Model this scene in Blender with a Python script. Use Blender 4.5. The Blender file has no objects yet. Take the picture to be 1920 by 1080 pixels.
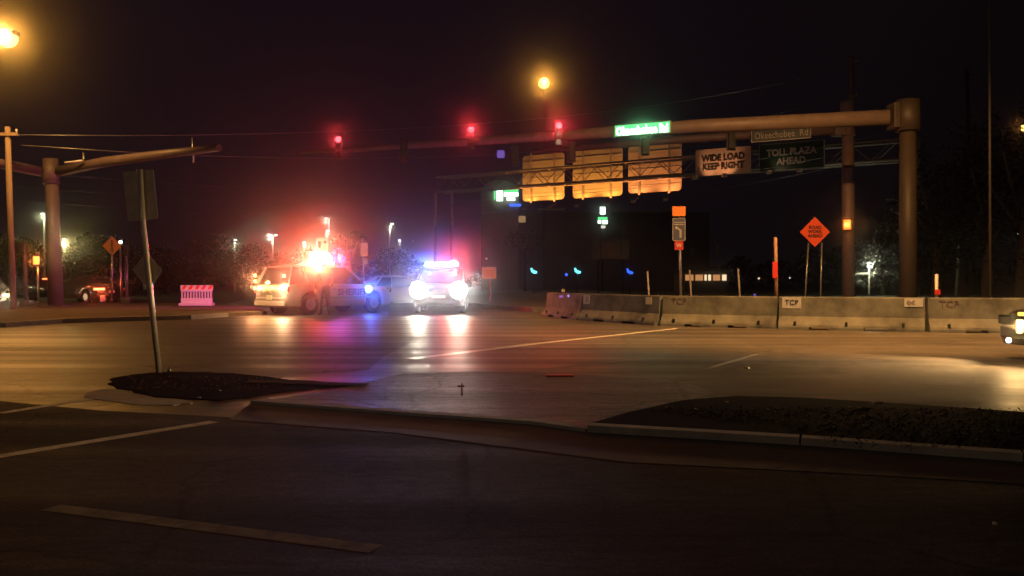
import bpy, bmesh, math, random
from mathutils import Vector, Matrix
random.seed(7)
R = math.radians
sc = bpy.context.scene
COL = sc.collection

# ------------------------------------------------------------------ camera
F = 1600.0; HZ = 527.0; CH = 1.2
cam_d = bpy.data.cameras.new("camera"); cam = bpy.data.objects.new("camera", cam_d); COL.objects.link(cam)
cam.location = (0, 0, CH); cam.rotation_euler = (R(90), 0, 0)
cam_d.sensor_width = 36; cam_d.lens = 36 * F / 1920
cam_d.shift_y = -(540 - HZ) / 1920
cam_d.clip_end = 3000; cam_d.clip_start = 0.05
sc.camera = cam

# ------------------------------------------------------------------ night sky
w = bpy.data.worlds.new("World"); sc.world = w; w.use_nodes = True
nt = w.node_tree; nt.nodes.clear()
out = nt.nodes.new('ShaderNodeOutputWorld'); bg = nt.nodes.new('ShaderNodeBackground')
tc = nt.nodes.new('ShaderNodeTexCoord'); sp = nt.nodes.new('ShaderNodeSeparateXYZ')
mr = nt.nodes.new('ShaderNodeMapRange'); ramp = nt.nodes.new('ShaderNodeValToRGB')
mr.inputs['From Min'].default_value = -0.9; mr.inputs['From Max'].default_value = 0.7
e = ramp.color_ramp.elements
e[0].position = 0.0; e[0].color = (0.0064, 0.0034, 0.0056, 1)      # city side, a little brighter
e[1].position = 1.0; e[1].color = (0.0012, 0.0009, 0.0010, 1)
m = ramp.color_ramp.elements.new(0.55); m.color = (0.0050, 0.0030, 0.0050, 1)
nt.links.new(tc.outputs['Generated'], sp.inputs[0]); nt.links.new(sp.outputs['X'], mr.inputs['Value'])
nt.links.new(mr.outputs[0], ramp.inputs[0]); nt.links.new(ramp.outputs[0], bg.inputs['Color'])
bg.inputs['Strength'].default_value = 1.0
nt.links.new(bg.outputs[0], out.inputs[0])
sc.view_settings.view_transform = 'Standard'; sc.view_settings.look = 'None'
sc.view_settings.exposure = 0.0; sc.view_settings.gamma = 1.0
sc.cycles.use_denoising = True
sc.cycles.max_bounces = 5; sc.cycles.volume_bounces = 0; sc.cycles.diffuse_bounces = 2
sc.cycles.glossy_bounces = 3; sc.cycles.transmission_bounces = 3; sc.cycles.sample_clamp_indirect = 4
sc.cycles.use_light_tree = True

# ------------------------------------------------------------------ helpers
def P(px, py, Y): return Vector(((px - 960) / F * Y, Y, CH + (HZ - py) / F * Y))
def G(px, py, z=0.0):
    Y = (CH - z) * F / (py - HZ)
    return Vector(((px - 960) / F * Y, Y, z))

def mat(name, col, rough=0.6, metal=0.0, var=0.0, scale=8.0, bump=0.0, bscale=None, emit=None, estr=0.0, coat=0.0, stretch=(1, 1, 1), trans=0.0, spec=0.5, rvar=0.0, col2=None):
    mt = bpy.data.materials.new(name); mt.use_nodes = True
    n = mt.node_tree; b = n.nodes['Principled BSDF']
    b.inputs['Base Color'].default_value = (*col, 1); b.inputs['Roughness'].default_value = rough
    b.inputs['Metallic'].default_value = metal; b.inputs['Coat Weight'].default_value = coat
    b.inputs['Specular IOR Level'].default_value = spec
    b.inputs['Transmission Weight'].default_value = trans
    if emit: b.inputs['Emission Color'].default_value = (*emit, 1); b.inputs['Emission Strength'].default_value = estr
    if var or bump or rvar or col2:
        t = n.nodes.new('ShaderNodeTexCoord'); mp = n.nodes.new('ShaderNodeMapping'); mp.inputs['Scale'].default_value = stretch
        n.links.new(t.outputs['Object'], mp.inputs[0])
        nz = n.nodes.new('ShaderNodeTexNoise'); nz.inputs['Scale'].default_value = scale; nz.inputs['Detail'].default_value = 6; nz.inputs['Roughness'].default_value = 0.62
        n.links.new(mp.outputs[0], nz.inputs['Vector'])
        rp = n.nodes.new('ShaderNodeValToRGB')
        rp.color_ramp.elements[0].position = 0.3; rp.color_ramp.elements[1].position = 0.72
        c0 = [max(0, c * (1 - var)) for c in col]; c1 = col2 if col2 else [min(1, c * (1 + var)) for c in col]
        rp.color_ramp.elements[0].color = (*c0, 1); rp.color_ramp.elements[1].color = (*c1, 1)
        n.links.new(nz.outputs[0], rp.inputs[0]); n.links.new(rp.outputs[0], b.inputs['Base Color'])
        if rvar:
            m2 = n.nodes.new('ShaderNodeMapRange'); m2.inputs['From Min'].default_value = 0.3; m2.inputs['From Max'].default_value = 0.7
            m2.inputs['To Min'].default_value = rough - rvar; m2.inputs['To Max'].default_value = rough + rvar
            n.links.new(nz.outputs[0], m2.inputs[0]); n.links.new(m2.outputs[0], b.inputs['Roughness'])
        if bump:
            nb = n.nodes.new('ShaderNodeTexNoise'); nb.inputs['Scale'].default_value = bscale or scale * 3; nb.inputs['Detail'].default_value = 5
            n.links.new(t.outputs['Object'], nb.inputs['Vector'])
            bp = n.nodes.new('ShaderNodeBump'); bp.inputs['Strength'].default_value = bump; bp.inputs['Distance'].default_value = 0.02
            n.links.new(nb.outputs[0], bp.inputs['Height']); n.links.new(bp.outputs[0], b.inputs['Normal'])
    return mt

class MB:
    def __init__(s): s.bm = bmesh.new(); s.mi = 0
    def poly(s, pts, flip=False):
        vs = [s.bm.verts.new(p) for p in pts]
        if flip: vs.reverse()
        f = s.bm.faces.new(vs); f.material_index = s.mi; return s
    def hexa(s, b, t):      # bottom 4, top 4 (ccw)
        v = [s.bm.verts.new(p) for p in list(b) + list(t)]
        for q in ((3,2,1,0),(4,5,6,7),(0,1,5,4),(1,2,6,5),(2,3,7,6),(3,0,4,7)):
            f = s.bm.faces.new([v[i] for i in q]); f.material_index = s.mi
        return s
    def box(s, c, d, rot=None, bev=0.0):
        x, y, z = d[0]/2, d[1]/2, d[2]/2
        c = Vector(c)
        pts = [Vector(p) for p in ((-x,-y,-z),(x,-y,-z),(x,y,-z),(-x,y,-z),(-x,-y,z),(x,-y,z),(x,y,z),(-x,y,z))]
        if rot is not None: pts = [rot @ p for p in pts]
        pts = [p + c for p in pts]
        if not bev: return s.hexa(pts[:4], pts[4:])
        tb = bmesh.new(); v = [tb.verts.new(p) for p in pts]
        for q in ((3,2,1,0),(4,5,6,7),(0,1,5,4),(1,2,6,5),(2,3,7,6),(3,0,4,7)): tb.faces.new([v[i] for i in q])
        bmesh.ops.bevel(tb, geom=list(tb.edges), offset=bev, segments=2, affect='EDGES', profile=0.6)
        return s.merge(tb)
    def merge(s, tb):
        mp = {v: s.bm.verts.new(v.co) for v in tb.verts}
        for f in tb.faces:
            try:
                g = s.bm.faces.new([mp[v] for v in f.verts]); g.material_index = s.mi
            except ValueError: pass
        tb.free(); return s
    def bar(s, a, b, wd, th):
        a, b = Vector(a), Vector(b); d = b - a
        return s.box((a + b) / 2, (wd, th, d.length), d.to_track_quat('Z', 'Y').to_matrix())
    def tube(s, pts, rs, n=12, caps=True):
        pts = [Vector(p) for p in pts]
        if not hasattr(rs, '__len__'): rs = [rs] * len(pts)
        rings = []
        for i, p in enumerate(pts):
            d = (pts[min(i+1, len(pts)-1)] - pts[max(i-1, 0)]).normalized()
            up = Vector((0, 0, 1)) if abs(d.z) < 0.9 else Vector((0, 1, 0))
            u = d.cross(up).normalized(); v = d.cross(u)
            rings.append([s.bm.verts.new(p + (u*math.cos(2*math.pi*k/n) + v*math.sin(2*math.pi*k/n))*rs[i]) for k in range(n)])
        for a, b in zip(rings, rings[1:]):
            for k in range(n):
                f = s.bm.faces.new((a[k], a[(k+1)%n], b[(k+1)%n], b[k])); f.material_index = s.mi; f.smooth = True
        if caps:
            for r in (list(reversed(rings[0])), rings[-1]):
                f = s.bm.faces.new(r); f.material_index = s.mi
        return s
    def prism(s, pts, z0, z1):       # xy outline extruded in z
        a = [Vector((p[0], p[1], z0)) for p in pts]; b = [Vector((p[0], p[1], z1)) for p in pts]
        return s.ext(a, b)
    def ext(s, a, b):
        va = [s.bm.verts.new(p) for p in a]; vb = [s.bm.verts.new(p) for p in b]; n = len(va)
        for i in range(n):
            f = s.bm.faces.new((va[i], va[(i+1)%n], vb[(i+1)%n], vb[i])); f.material_index = s.mi
        f = s.bm.faces.new(list(reversed(va))); f.material_index = s.mi
        f = s.bm.faces.new(vb); f.material_index = s.mi
        return s
    def build(s, name, m, parent=None, smooth=False, M=None):
        bmesh.ops.recalc_face_normals(s.bm, faces=s.bm.faces)
        me = bpy.data.meshes.new(name); s.bm.to_mesh(me); s.bm.free()
        if smooth:
            for p in me.polygons: p.use_smooth = True
        for x in (m if isinstance(m, (list, tuple)) else [m]): me.materials.append(x)
        o = bpy.data.objects.new(name, me); COL.objects.link(o)
        if parent: o.parent = parent
        if M is not None: o.matrix_basis = M
        return o

def tag(o, label=None, cat=None, group=None, kind=None):
    if label: o['label'] = label
    if cat: o['category'] = cat
    if group: o['group'] = group
    if kind: o['kind'] = kind
    return o
def empty(name, loc, rz=0, ry=0):
    o = bpy.data.objects.new(name, None); COL.objects.link(o); o.location = loc; o.rotation_euler = (0, ry, rz); o.empty_display_size = .3
    return o
def struct(name, mb, m): return tag(mb.build(name, m), kind='structure')

def text(s, size, m, parent, loc, rot, name='lettering', depth=0.004, width=None, bold=0.0, height=None):
    c = bpy.data.curves.new(name, 'FONT'); c.body = s; c.size = size; c.align_x = 'CENTER'; c.align_y = 'CENTER'; c.extrude = depth; c.offset = bold
    c.resolution_u = 2; c.space_line = 0.95
    t = bpy.data.objects.new('tmp', c); COL.objects.link(t)
    bpy.context.view_layer.update()
    me = bpy.data.meshes.new_from_object(t.evaluated_get(bpy.context.evaluated_depsgraph_get()))
    bpy.data.objects.remove(t)
    xs = [v.co.x for v in me.vertices]; ys = [v.co.y for v in me.vertices]
    cx = (max(xs)+min(xs))/2; cy = (max(ys)+min(ys))/2
    kx = width/(max(xs)-min(xs)) if width else 1; ky = height/(max(ys)-min(ys)) if height else kx
    for v in me.vertices: v.co.x = (v.co.x-cx)*kx; v.co.y = (v.co.y-cy)*ky
    me.materials.clear(); me.materials.append(m)
    o = bpy.data.objects.new(name, me); COL.objects.link(o); o.parent = parent; o.location = loc; o.rotation_euler = rot
    return o

def light(kind, name, loc, power, col, radius=0.05, parent=None, target=None, size=None, blend=0.5):
    l = bpy.data.lights.new(name, kind); l.energy = power; l.color = col; l.shadow_soft_size = radius
    if kind == 'SPOT': l.spot_size = R(size); l.spot_blend = blend
    o = bpy.data.objects.new(name, l); COL.objects.link(o)
    if parent: o.parent = parent
    o.location = loc
    if target is not None:
        o.rotation_euler = (Vector(target) - Vector(loc)).to_track_quat('-Z', 'Y').to_euler()
    return o
PI4 = 4 * math.pi
def halo_spot(name, loc, I, col, parent, fwd, up=27.0, cone=60, r=.1, blend=.08):  # extra spot tilted upward, only raises a lamp's halo in the haze
    f = Vector(fwd).normalized(); d = f*math.cos(R(up)) + Vector((0,0,1))*math.sin(R(up))
    return light('SPOT', name, loc, I*PI4, col, r, parent, Vector(loc)+d*5, cone, blend)

# ------------------------------------------------------------------ materials
M = {}
M['concrete'] = mat('weathered_concrete', (0.115, 0.112, 0.092), 0.85, var=0.6, scale=1.8, bump=0.35, bscale=40)
M['kerb'] = mat('kerb_concrete', (0.30, 0.28, 0.25), 0.8, var=0.25, scale=3, bump=0.3, bscale=30)
M['galv'] = mat('galvanised_steel', (0.42, 0.42, 0.40), 0.34, 0.75, var=0.2, scale=6, rvar=0.08)
M['mastgrey'] = mat('mast_grey_paint', (0.115, 0.085, 0.08), 0.55, 0.0, var=0.18, scale=3)
M['alu'] = mat('sheet_aluminium', (0.52, 0.49, 0.44), 0.6, 0.1, var=0.12, scale=2.5)
M['alu_old'] = mat('dull_sheet_aluminium', (0.42, 0.38, 0.32), 0.7, 0.0, var=0.22, scale=5)
M['black'] = mat('black_housing', (0.012, 0.012, 0.012), 0.5)
M['dark'] = mat('dark_bronze_paint', (0.014, 0.012, 0.011), 0.6)
M['steel_dull'] = mat('dull_truss_steel', (0.34, 0.29, 0.29), 0.6, 0.2, var=0.2, scale=3)
M['wood'] = mat('weathered_pole_wood', (0.26, 0.19, 0.12), 0.85, var=0.3, scale=2, stretch=(6, 6, .6))
M['yellow'] = mat('yellow_sheeting', (0.75, 0.42, 0.02), 0.5, var=0.06)
M['orange'] = mat('orange_sheeting', (0.85, 0.10, 0.03), 0.5, var=0.05)
M['orangey'] = mat('amber_sheeting', (0.85, 0.24, 0.02), 0.5, var=0.05)
M['green'] = mat('green_sheeting', (0.006, 0.05, 0.022), 0.5, var=0.1)
M['white'] = mat('white_sheeting', (0.75, 0.74, 0.7), 0.5, var=0.05)
M['whitedull'] = mat('aged_white_legend', (0.42, 0.40, 0.36), 0.6, var=0.15)
M['tan'] = mat('pale_orange_white_sheeting', (0.62, 0.46, 0.34), 0.55, var=0.08)
M['inkblack'] = mat('black_legend', (0.015, 0.012, 0.01), 0.6)
M['inkbrown'] = mat('faded_black_legend', (0.10, 0.055, 0.04), 0.6)
M['blue'] = mat('blue_sheeting', (0.05, 0.10, 0.35), 0.5)
M['redplastic'] = mat('red_plastic', (0.55, 0.03, 0.02), 0.45)
M['whiteplastic'] = mat('white_barricade_plastic', (0.75, 0.72, 0.74), 0.45, var=0.08)
M['stripeorange'] = mat('orange_stripe', (0.85, 0.10, 0.03), 0.4)
M['carwhite'] = mat('white_car_paint', (0.17, 0.17, 0.17), 0.4, coat=0.2, var=0.03)
M['cargrey'] = mat('silver_car_paint', (0.40, 0.40, 0.42), 0.3, 0.3, coat=0.5)
M['cargraphite'] = mat('graphite_car_paint', (0.03, 0.03, 0.035), 0.35, coat=0.4)
M['carblack'] = mat('black_car_paint', (0.015, 0.015, 0.018), 0.25, coat=0.8)
M['glass'] = mat('tinted_car_glass', (0.01, 0.01, 0.012), 0.06, spec=0.8)
M['rubber'] = mat('tyre_rubber', (0.02, 0.02, 0.02), 0.8, var=0.3, scale=20)
M['rim'] = mat('steel_rim', (0.30, 0.30, 0.31), 0.35, 0.8)
M['trim'] = mat('black_trim', (0.02, 0.02, 0.022), 0.5)
M['plate'] = mat('licence_plate', (0.6, 0.6, 0.55), 0.5)
M['cloth'] = mat('dark_uniform_cloth', (0.022, 0.020, 0.026), 0.85, var=0.2, scale=12)
M['skin'] = mat('skin', (0.42, 0.25, 0.17), 0.55)
M['hair'] = mat('dark_hair', (0.02, 0.013, 0.01), 0.6)
M['bark'] = mat('bark', (0.09, 0.065, 0.045), 0.9, var=0.3, scale=6, bump=0.5)
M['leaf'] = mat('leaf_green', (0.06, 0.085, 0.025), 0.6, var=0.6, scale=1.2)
M['leafdark'] = mat('unlit_leaf', (0.012, 0.014, 0.007), 0.7, var=0.6, scale=0.9)  # leaf colour darkened so trees without light stay near black
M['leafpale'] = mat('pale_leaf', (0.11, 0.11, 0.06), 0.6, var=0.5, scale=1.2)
M['stucco'] = mat('tan_stucco', (0.20, 0.17, 0.13), 0.85, var=0.15, scale=0.6)
M['wall'] = mat('dark_wall', (0.09, 0.08, 0.075), 0.85, var=0.2, scale=0.5)
M['coping'] = mat('pale_coping', (0.35, 0.32, 0.28), 0.8, var=0.2, scale=1.5)
def em(name, col, s): return mat(name, (0.02, 0.02, 0.02), 0.3, emit=col, estr=s)
M['e_red'] = em('lit_red_lens', (1, 0.03, 0.04), 5)
M['e_redc'] = em('lit_red_core', (1, 0.35, 0.3), 22)
M['lens_off'] = mat('unlit_lens', (0.02, 0.015, 0.01), 0.2)
M['e_green'] = em('lit_green_sign', (0.10, 0.85, 0.26), 1.3)
M['e_greenw'] = em('lit_white_legend', (0.75, 1, 0.8), 3)
M['e_hand'] = em('lit_orange_hand', (1, 0.17, 0.02), 2.6)
M['e_sodium'] = em('sodium_lens', (1, 0.55, 0.12), 3.5)
M['e_white'] = em('white_lamp', (0.95, 1, 0.85), 6)
M['e_whitedim'] = em('dim_white_lamp', (0.9, 0.85, 0.7), 1.0)
M['e_tail'] = em('lit_tail_lamp', (1, 0.10, 0.03), 9)
M['e_head'] = em('headlamp_lens', (1, 0.85, 1), 8)
M['e_blue'] = em('blue_lens', (0.12, 0.3, 1), 10)
M['e_redb'] = em('red_beacon_lens', (1, 0.14, 0.08), 10)
M['e_amber'] = em('amber_lens', (1, 0.45, 0.05), 10)
M['e_cyan'] = em('cyan_glow', (0.15, 0.75, 0.85), 2.2)
M['e_bluel'] = em('blue_lamp', (0.03, 0.12, 0.9), 1.7)
M['e_window'] = em('lit_window', (1, 0.45, 0.16), 0.55)
M['e_windoww'] = em('bright_window', (1, 0.75, 0.45), 1.2)
M['e_purple'] = em('dim_purple_light', (0.25, 0.13, 0.7), 0.5)

def asphalt(name, base, rough, dark=0.6, spec=0.5, midb=2.0, bs=.35):
    mt = bpy.data.materials.new(name); mt.use_nodes = True; n = mt.node_tree; b = n.nodes['Principled BSDF']; L = n.links.new
    t = n.nodes.new('ShaderNodeTexCoord')
    def noise(sc_, st, det=5, w=0.6):
        mp = n.nodes.new('ShaderNodeMapping'); mp.inputs['Scale'].default_value = st; L(t.outputs['Object'], mp.inputs[0])
        z = n.nodes.new('ShaderNodeTexNoise'); z.inputs['Scale'].default_value = sc_; z.inputs['Detail'].default_value = det; z.inputs['Roughness'].default_value = w
        L(mp.outputs[0], z.inputs['Vector']); return z
    light_streak = noise(1.0, (0.05, 1.3, 1)); blot = noise(0.5, (1, 1, 1)); fine = noise(45, (1, 1, 1), 3, 0.7); grit = noise(160, (1, 1, 1), 2)  # stretched noise puts streaks of grazing headlight into the colour
    def mul(a, b_, lo, hi, f0=0.35, f1=0.65):
        m_ = n.nodes.new('ShaderNodeMapRange'); m_.inputs['From Min'].default_value = f0; m_.inputs['From Max'].default_value = f1
        m_.inputs['To Min'].default_value = lo; m_.inputs['To Max'].default_value = hi; L(a.outputs[0], m_.inputs[0])
        q = n.nodes.new('ShaderNodeMath'); q.operation = 'MULTIPLY'; L(m_.outputs[0], q.inputs[0])
        if b_ is None: q.inputs[1].default_value = 1
        else: L(b_.outputs[0], q.inputs[1])
        return q
    med = noise(9, (.6, 1.5, 1), 4, .7)
    v = mul(light_streak, None, dark, 1.4); v = mul(blot, v, 0.75, 1.25); v = mul(fine, v, 0.5, 1.5); v = mul(med, v, .6, 1.4)
    vo = n.nodes.new('ShaderNodeTexVoronoi'); vo.feature = 'DISTANCE_TO_EDGE'; vo.inputs['Scale'].default_value = .42
    wob = n.nodes.new('ShaderNodeMixRGB'); wob.blend_type = 'ADD'; wob.inputs[0].default_value = .35; wn = noise(1.7, (1, 1, 1), 4, .7)
    L(t.outputs['Object'], wob.inputs[1]); L(wn.outputs[1], wob.inputs[2]); L(wob.outputs[0], vo.inputs['Vector'])
    v = mul(vo, v, .35, 1.0, 0.0, .012)
    vm = n.nodes.new('ShaderNodeVectorMath'); vm.operation = 'SCALE'; vm.inputs[0].default_value = base; L(v.outputs[0], vm.inputs['Scale'])
    L(vm.outputs[0], b.inputs['Base Color'])
    r_ = n.nodes.new('ShaderNodeMapRange'); r_.inputs['From Min'].default_value = 0.35; r_.inputs['From Max'].default_value = 0.65
    r_.inputs['To Min'].default_value = rough + 0.10; r_.inputs['To Max'].default_value = rough - 0.08
    L(light_streak.outputs[0], r_.inputs[0]); L(r_.outputs[0], b.inputs['Roughness'])
    ad = n.nodes.new('ShaderNodeMath'); ad.operation = 'ADD'; L(fine.outputs[0], ad.inputs[0]); L(grit.outputs[0], ad.inputs[1])
    bp = n.nodes.new('ShaderNodeBump'); bp.inputs['Strength'].default_value = bs; bp.inputs['Distance'].default_value = 0.006
    mid = noise(7, (.5, 1.6, 1), 4, .7); a3 = n.nodes.new('ShaderNodeMath'); a3.operation = 'MULTIPLY_ADD'; L(mid.outputs[0], a3.inputs[0]); a3.inputs[1].default_value = midb; L(ad.outputs[0], a3.inputs[2])
    L(a3.outputs[0], bp.inputs['Height']); L(bp.outputs[0], b.inputs['Normal'])
    b.inputs['Specular IOR Level'].default_value = spec
    return mt
M['road'] = asphalt('worn_streak_lit_asphalt', (0.095, 0.080, 0.066), 0.42, .5)
M['road_near'] = asphalt('dimmed_near_asphalt', (0.034, 0.029, 0.029), 0.8, 0.8, .10)
M['road_patch'] = asphalt('patched_dim_asphalt', (0.068, 0.060, 0.053), 0.52, 0.75, .4)
M['apron'] = asphalt('rough_paving', (0.12, 0.108, 0.112), 0.55, 0.45, .5, 16.0, 1.0)
M['grass'] = mat('dark_turf', (0.030, 0.030, 0.018), 0.95, var=0.5, scale=3, bump=0.6, bscale=60)
M['dirt'] = mat('red_lit_verge', (0.12, 0.085, 0.06), 0.9, spec=.15, var=0.4, scale=1.2, bump=0.5, bscale=30)  # red light on the verge put into its colour
M['mulch'] = mat('dark_mulch', (0.014, 0.010, 0.010), 1.0, spec=.01, var=0.5, scale=18, bump=1.0, bscale=70)
M['walk'] = mat('pavement_concrete', (0.19, 0.165, 0.135), 0.8, var=0.3, scale=1.5, bump=0.3, bscale=35)
M['paint'] = mat('worn_road_paint', (0.28, 0.26, 0.23), 0.7, var=0.75, scale=9, spec=.2, bump=0.2, bscale=60)
M['paintfaint'] = mat('faded_road_paint', (0.17, 0.15, 0.13), 0.6, var=0.5, scale=4)

# ------------------------------------------------------------------ ground, road, kerbs
def sheet(pts, z): return MB().poly([(p[0], p[1], z) for p in pts])
struct('ground', sheet([(-300,-30),(300,-30),(300,420),(-300,420)], -0.03), M['grass'])
def gp(*pp): return [tuple(G(x, y)[:2]) for x, y in pp]
LK = gp((0,614),(110,606),(230,602),(350,599),(420,594)) # left kerb line
road = [(-60,-8),(60,-8),(60,30),(16,30),(11,60),(10,200),(-30,200),(-24,90),(-14.5,42)] + list(reversed(LK)) + [(-24,21.5),(-60,20)]
struct('road', sheet(road, 0.0), M['road'])
# darker sheet closest to the camera, dimness of the foreground in its colour
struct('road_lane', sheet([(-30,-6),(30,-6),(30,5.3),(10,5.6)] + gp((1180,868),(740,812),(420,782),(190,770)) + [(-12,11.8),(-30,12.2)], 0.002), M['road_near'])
struct('road_patch', sheet([(-30,16.6),(-12,16.7)]+gp((560,641),(770,643),(720,668),(690,695),(520,705),(200,760),(100,775))+[(-12,11.5),(-30,11.5)], 0.001), M['road_patch'])  # asphalt patch, its tone also stepping down into the dim foreground
# pavement left, behind the kerb
verge = LK + gp((500,590),(480,580)) + [(-14.6,41.9),(-30,44),(-60,40),(-60,20.2),(-24,21.7)]
mb = MB(); vp = [Vector(p) for p in verge]
mb.ext([Vector((p[0],p[1],0.0)) for p in verge], [Vector((p[0],p[1],0.12)) for p in verge])
struct('pavement', mb, M['dirt'])
mb = MB()
for a, b in zip([(-24,21.7)]+LK, LK):
    a, b = Vector((a[0],a[1],0)), Vector((b[0],b[1],0)); d = (b-a).normalized(); n_ = Vector((-d.y, d.x, 0))
    mb.hexa([a-n_*.16,b-n_*.16,b-n_*.003,a-n_*.003], [p+Vector((0,0,.13)) for p in (a-n_*.16,b-n_*.16,b-n_*.003,a-n_*.003)])
struct('kerb', mb, M['kerb'])
# far low strip of paler concrete beside the side street, behind the police vehicle
mb = MB(); isl = gp((660,584),(1030,572),(1060,556),(700,560))
isl = [(-3.5,46),(0.8,33),(2.6,33.5),(4.6,44),(5.2,78),(-0.5,78),(-3.6,60)]
mb.ext([Vector((p[0],p[1],0)) for p in isl], [Vector((p[0],p[1],.16)) for p in isl])
struct('median', mb, M['walk'])

# ---- near median: kerb, cut-through apron, soil beds
def near_line(px, py, z=0.06): return G(px, py, z)
K1 = [near_line(1100,797), near_line(1500,820), near_line(1920,850), near_line(2500,893)]
K1 = [Vector((p.x, p.y, 0)) for p in K1]
def offset(line, d, dz=0):
    o = []
    for i, p in enumerate(line):
        t = (line[min(i+1,len(line)-1)] - line[max(i-1,0)]).normalized(); n_ = Vector((-t.y, t.x, 0)); o.append(p + n_*d + Vector((0,0,dz)))
    return o
def strip(mb, a, b, z0, z1):
    for i in range(len(a)-1):
        q = [a[i], a[i+1], b[i+1], b[i]]
        mb.hexa([Vector((p.x,p.y,z0)) for p in q], [Vector((p.x,p.y,z1)) for p in q])
# kerb follows the near edge of the whole median: raised right of the cut, flush at the cut
def pieces(line, step):
    seg=[]
    for a,b in zip(line,line[1:]):
        n_=max(1,round((b-a).length/step)); seg+=[(a.lerp(b,k/n_),a.lerp(b,(k+1)/n_)) for k in range(n_)]
    return seg
mb = MB()
for a,b in pieces(K1,1.5):
    d=(b-a).normalized(); strip(mb, [a+d*.006,b-d*.006], offset([a+d*.006,b-d*.006],.13), 0, .06+random.uniform(-.003,.003))
struct('kerb', mb, M['kerb'])
K0 = [Vector((*G(470,757)[:2],0)), Vector((*G(740,778)[:2],0)), Vector((*G(1000,797)[:2],0)), Vector((K1[0].x-.01,K1[0].y,0))]
mb = MB(); strip(mb, offset(K0,0), offset(K0,.13), 0.001, .03)
struct('kerb', mb, M['kerb'])
GL = [Vector((*G(*p)[:2],0)) for p in ((430,788),(740,812),(1180,868),(1500,884),(1920,908),(2500,940))]
mb = MB(); top = offset(K0,-.004)[:-1] + offset(K1,-.004)
mb.poly([(p.x,p.y,.0042) for p in top] + [(p.x,p.y,.0042) for p in reversed(GL)])
struct('gutter', mb, mat('gutter_concrete', (0.07, 0.066, 0.062), 0.8, var=0.4, scale=2.5, bump=0.3, bscale=30))
# cut-through apron
ap = [(p.x,p.y) for p in offset(K0,.134)[:-1]] + gp((1110,794),(1340,738),(1290,716),(1100,703),(900,697),(760,700),(700,713),(600,735))
struct('path', sheet(ap, 0.0035), M['apron'])
# soil bed on the right
bed = [(p.x,p.y) for p in offset(K1,.143)] + [(40,9.0)] + [tuple(G(x,y,.055)[:2]) for x,y in ((1920,772),(1700,757),(1500,745),(1380,742),(1280,750),(1180,772))]
def smooth_outline(p, it=2):
    for _ in range(it):
        q=[]
        for a,b in zip(p, p[1:]+p[:1]):
            q += [(a[0]*.75+b[0]*.25,a[1]*.75+b[1]*.25),(a[0]*.25+b[0]*.75,a[1]*.25+b[1]*.75)]
        p=q
    rr=random.Random(5)
    return [(a+rr.uniform(-.05,.05),b+rr.uniform(-.04,.04)) for a,b in p]
def mound(outline, zt, h, name, m, n=46):
    cx = sum(p[0] for p in outline)/len(outline); cy = sum(p[1] for p in outline)/len(outline)
    xs = [p[0] for p in outline]; ys = [p[1] for p in outline]
    bm = bmesh.new(); vs = [bm.verts.new((p[0],p[1],zt)) for p in outline]; f = bm.faces.new(vs)
    lo = [bm.verts.new((p[0],p[1],0.0)) for p in outline]; k = len(outline)
    for i in range(k): bm.faces.new((lo[i], lo[(i+1)%k], vs[(i+1)%k], vs[i]))
    mbx = MB(); mbx.bm.free(); mbx.bm = bm
    return struct(name, mbx, m)
mound(bed, .055, .05, 'planting_bed', M['mulch'])
lf = [tuple(G(x,y,.01)[:2]) for x,y in ((215,706),(300,697),(380,697),(470,702),(560,714),(690,720),(560,730),(440,748),(372,750),(260,738),(200,722))]
mound(smooth_outline(lf), .012, .05, 'planting_bed', M['mulch'])
nose = [tuple(G(x,y)[:2]) for x,y in ((150,741),(196,727),(262,742),(374,754),(330,762),(230,760))]
struct('median', MB().prism(smooth_outline(nose), 0, .007), M['kerb'])
# tactile strip
mb = MB(); A, B = G(470,716), G(690,722)
for i in range(64):
    for j in range(5):
        p = A.lerp(B, i/63) + Vector((0.0, -.05*j, 0))
        mb.tube([p+Vector((0,0,.012)), p+Vector((0,0,.022))], [.014,.008], 6)
struct('tactile_paving', mb, mat('dark_red_tactile', (0.07,0.03,0.03), .6))
# road markings
def line(a, b, wd, m=M['paint'], z=0.0028, segs=1):
    a, b = G(*a), G(*b); d = (b-a).normalized(); n_ = Vector((-d.y,d.x,0))*wd/2
    mb = MB()
    mb.poly([(p.x,p.y,z) for p in (a-n_, b-n_, b+n_, a+n_)])
    return struct('lane_line', mb, m)
M['paintbright']=mat('worn_white_road_paint', (0.62, 0.58, 0.52), 0.7, var=0.45, scale=9, spec=.2)
line((0,775),(172,748), .12, M['paintbright']); line((-40,862),(402,791), .13, M['paintbright'])
line((95,952),(705,1030), .12, mat('dull_road_paint',(0.22,0.18,0.15),.8,var=.5,scale=9,spec=.1)); 
M['paintgloss']=mat('smooth_white_road_paint', (0.62, 0.56, 0.48), 0.36, var=0.3, scale=6)
line((770,673),(1000,645), .24, M['paintgloss']); line((1000,645),(1270,616), .18, M['paintgloss'])
line((620,694),(700,687), .2, M['paintfaint']); line((1000,697),(1190,672), .22, M['paintfaint'])
line((1320,693),(1420,664), .09, M['paintfaint'])
line((510,707),(560,703), .18, M['paintfaint'])

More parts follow.
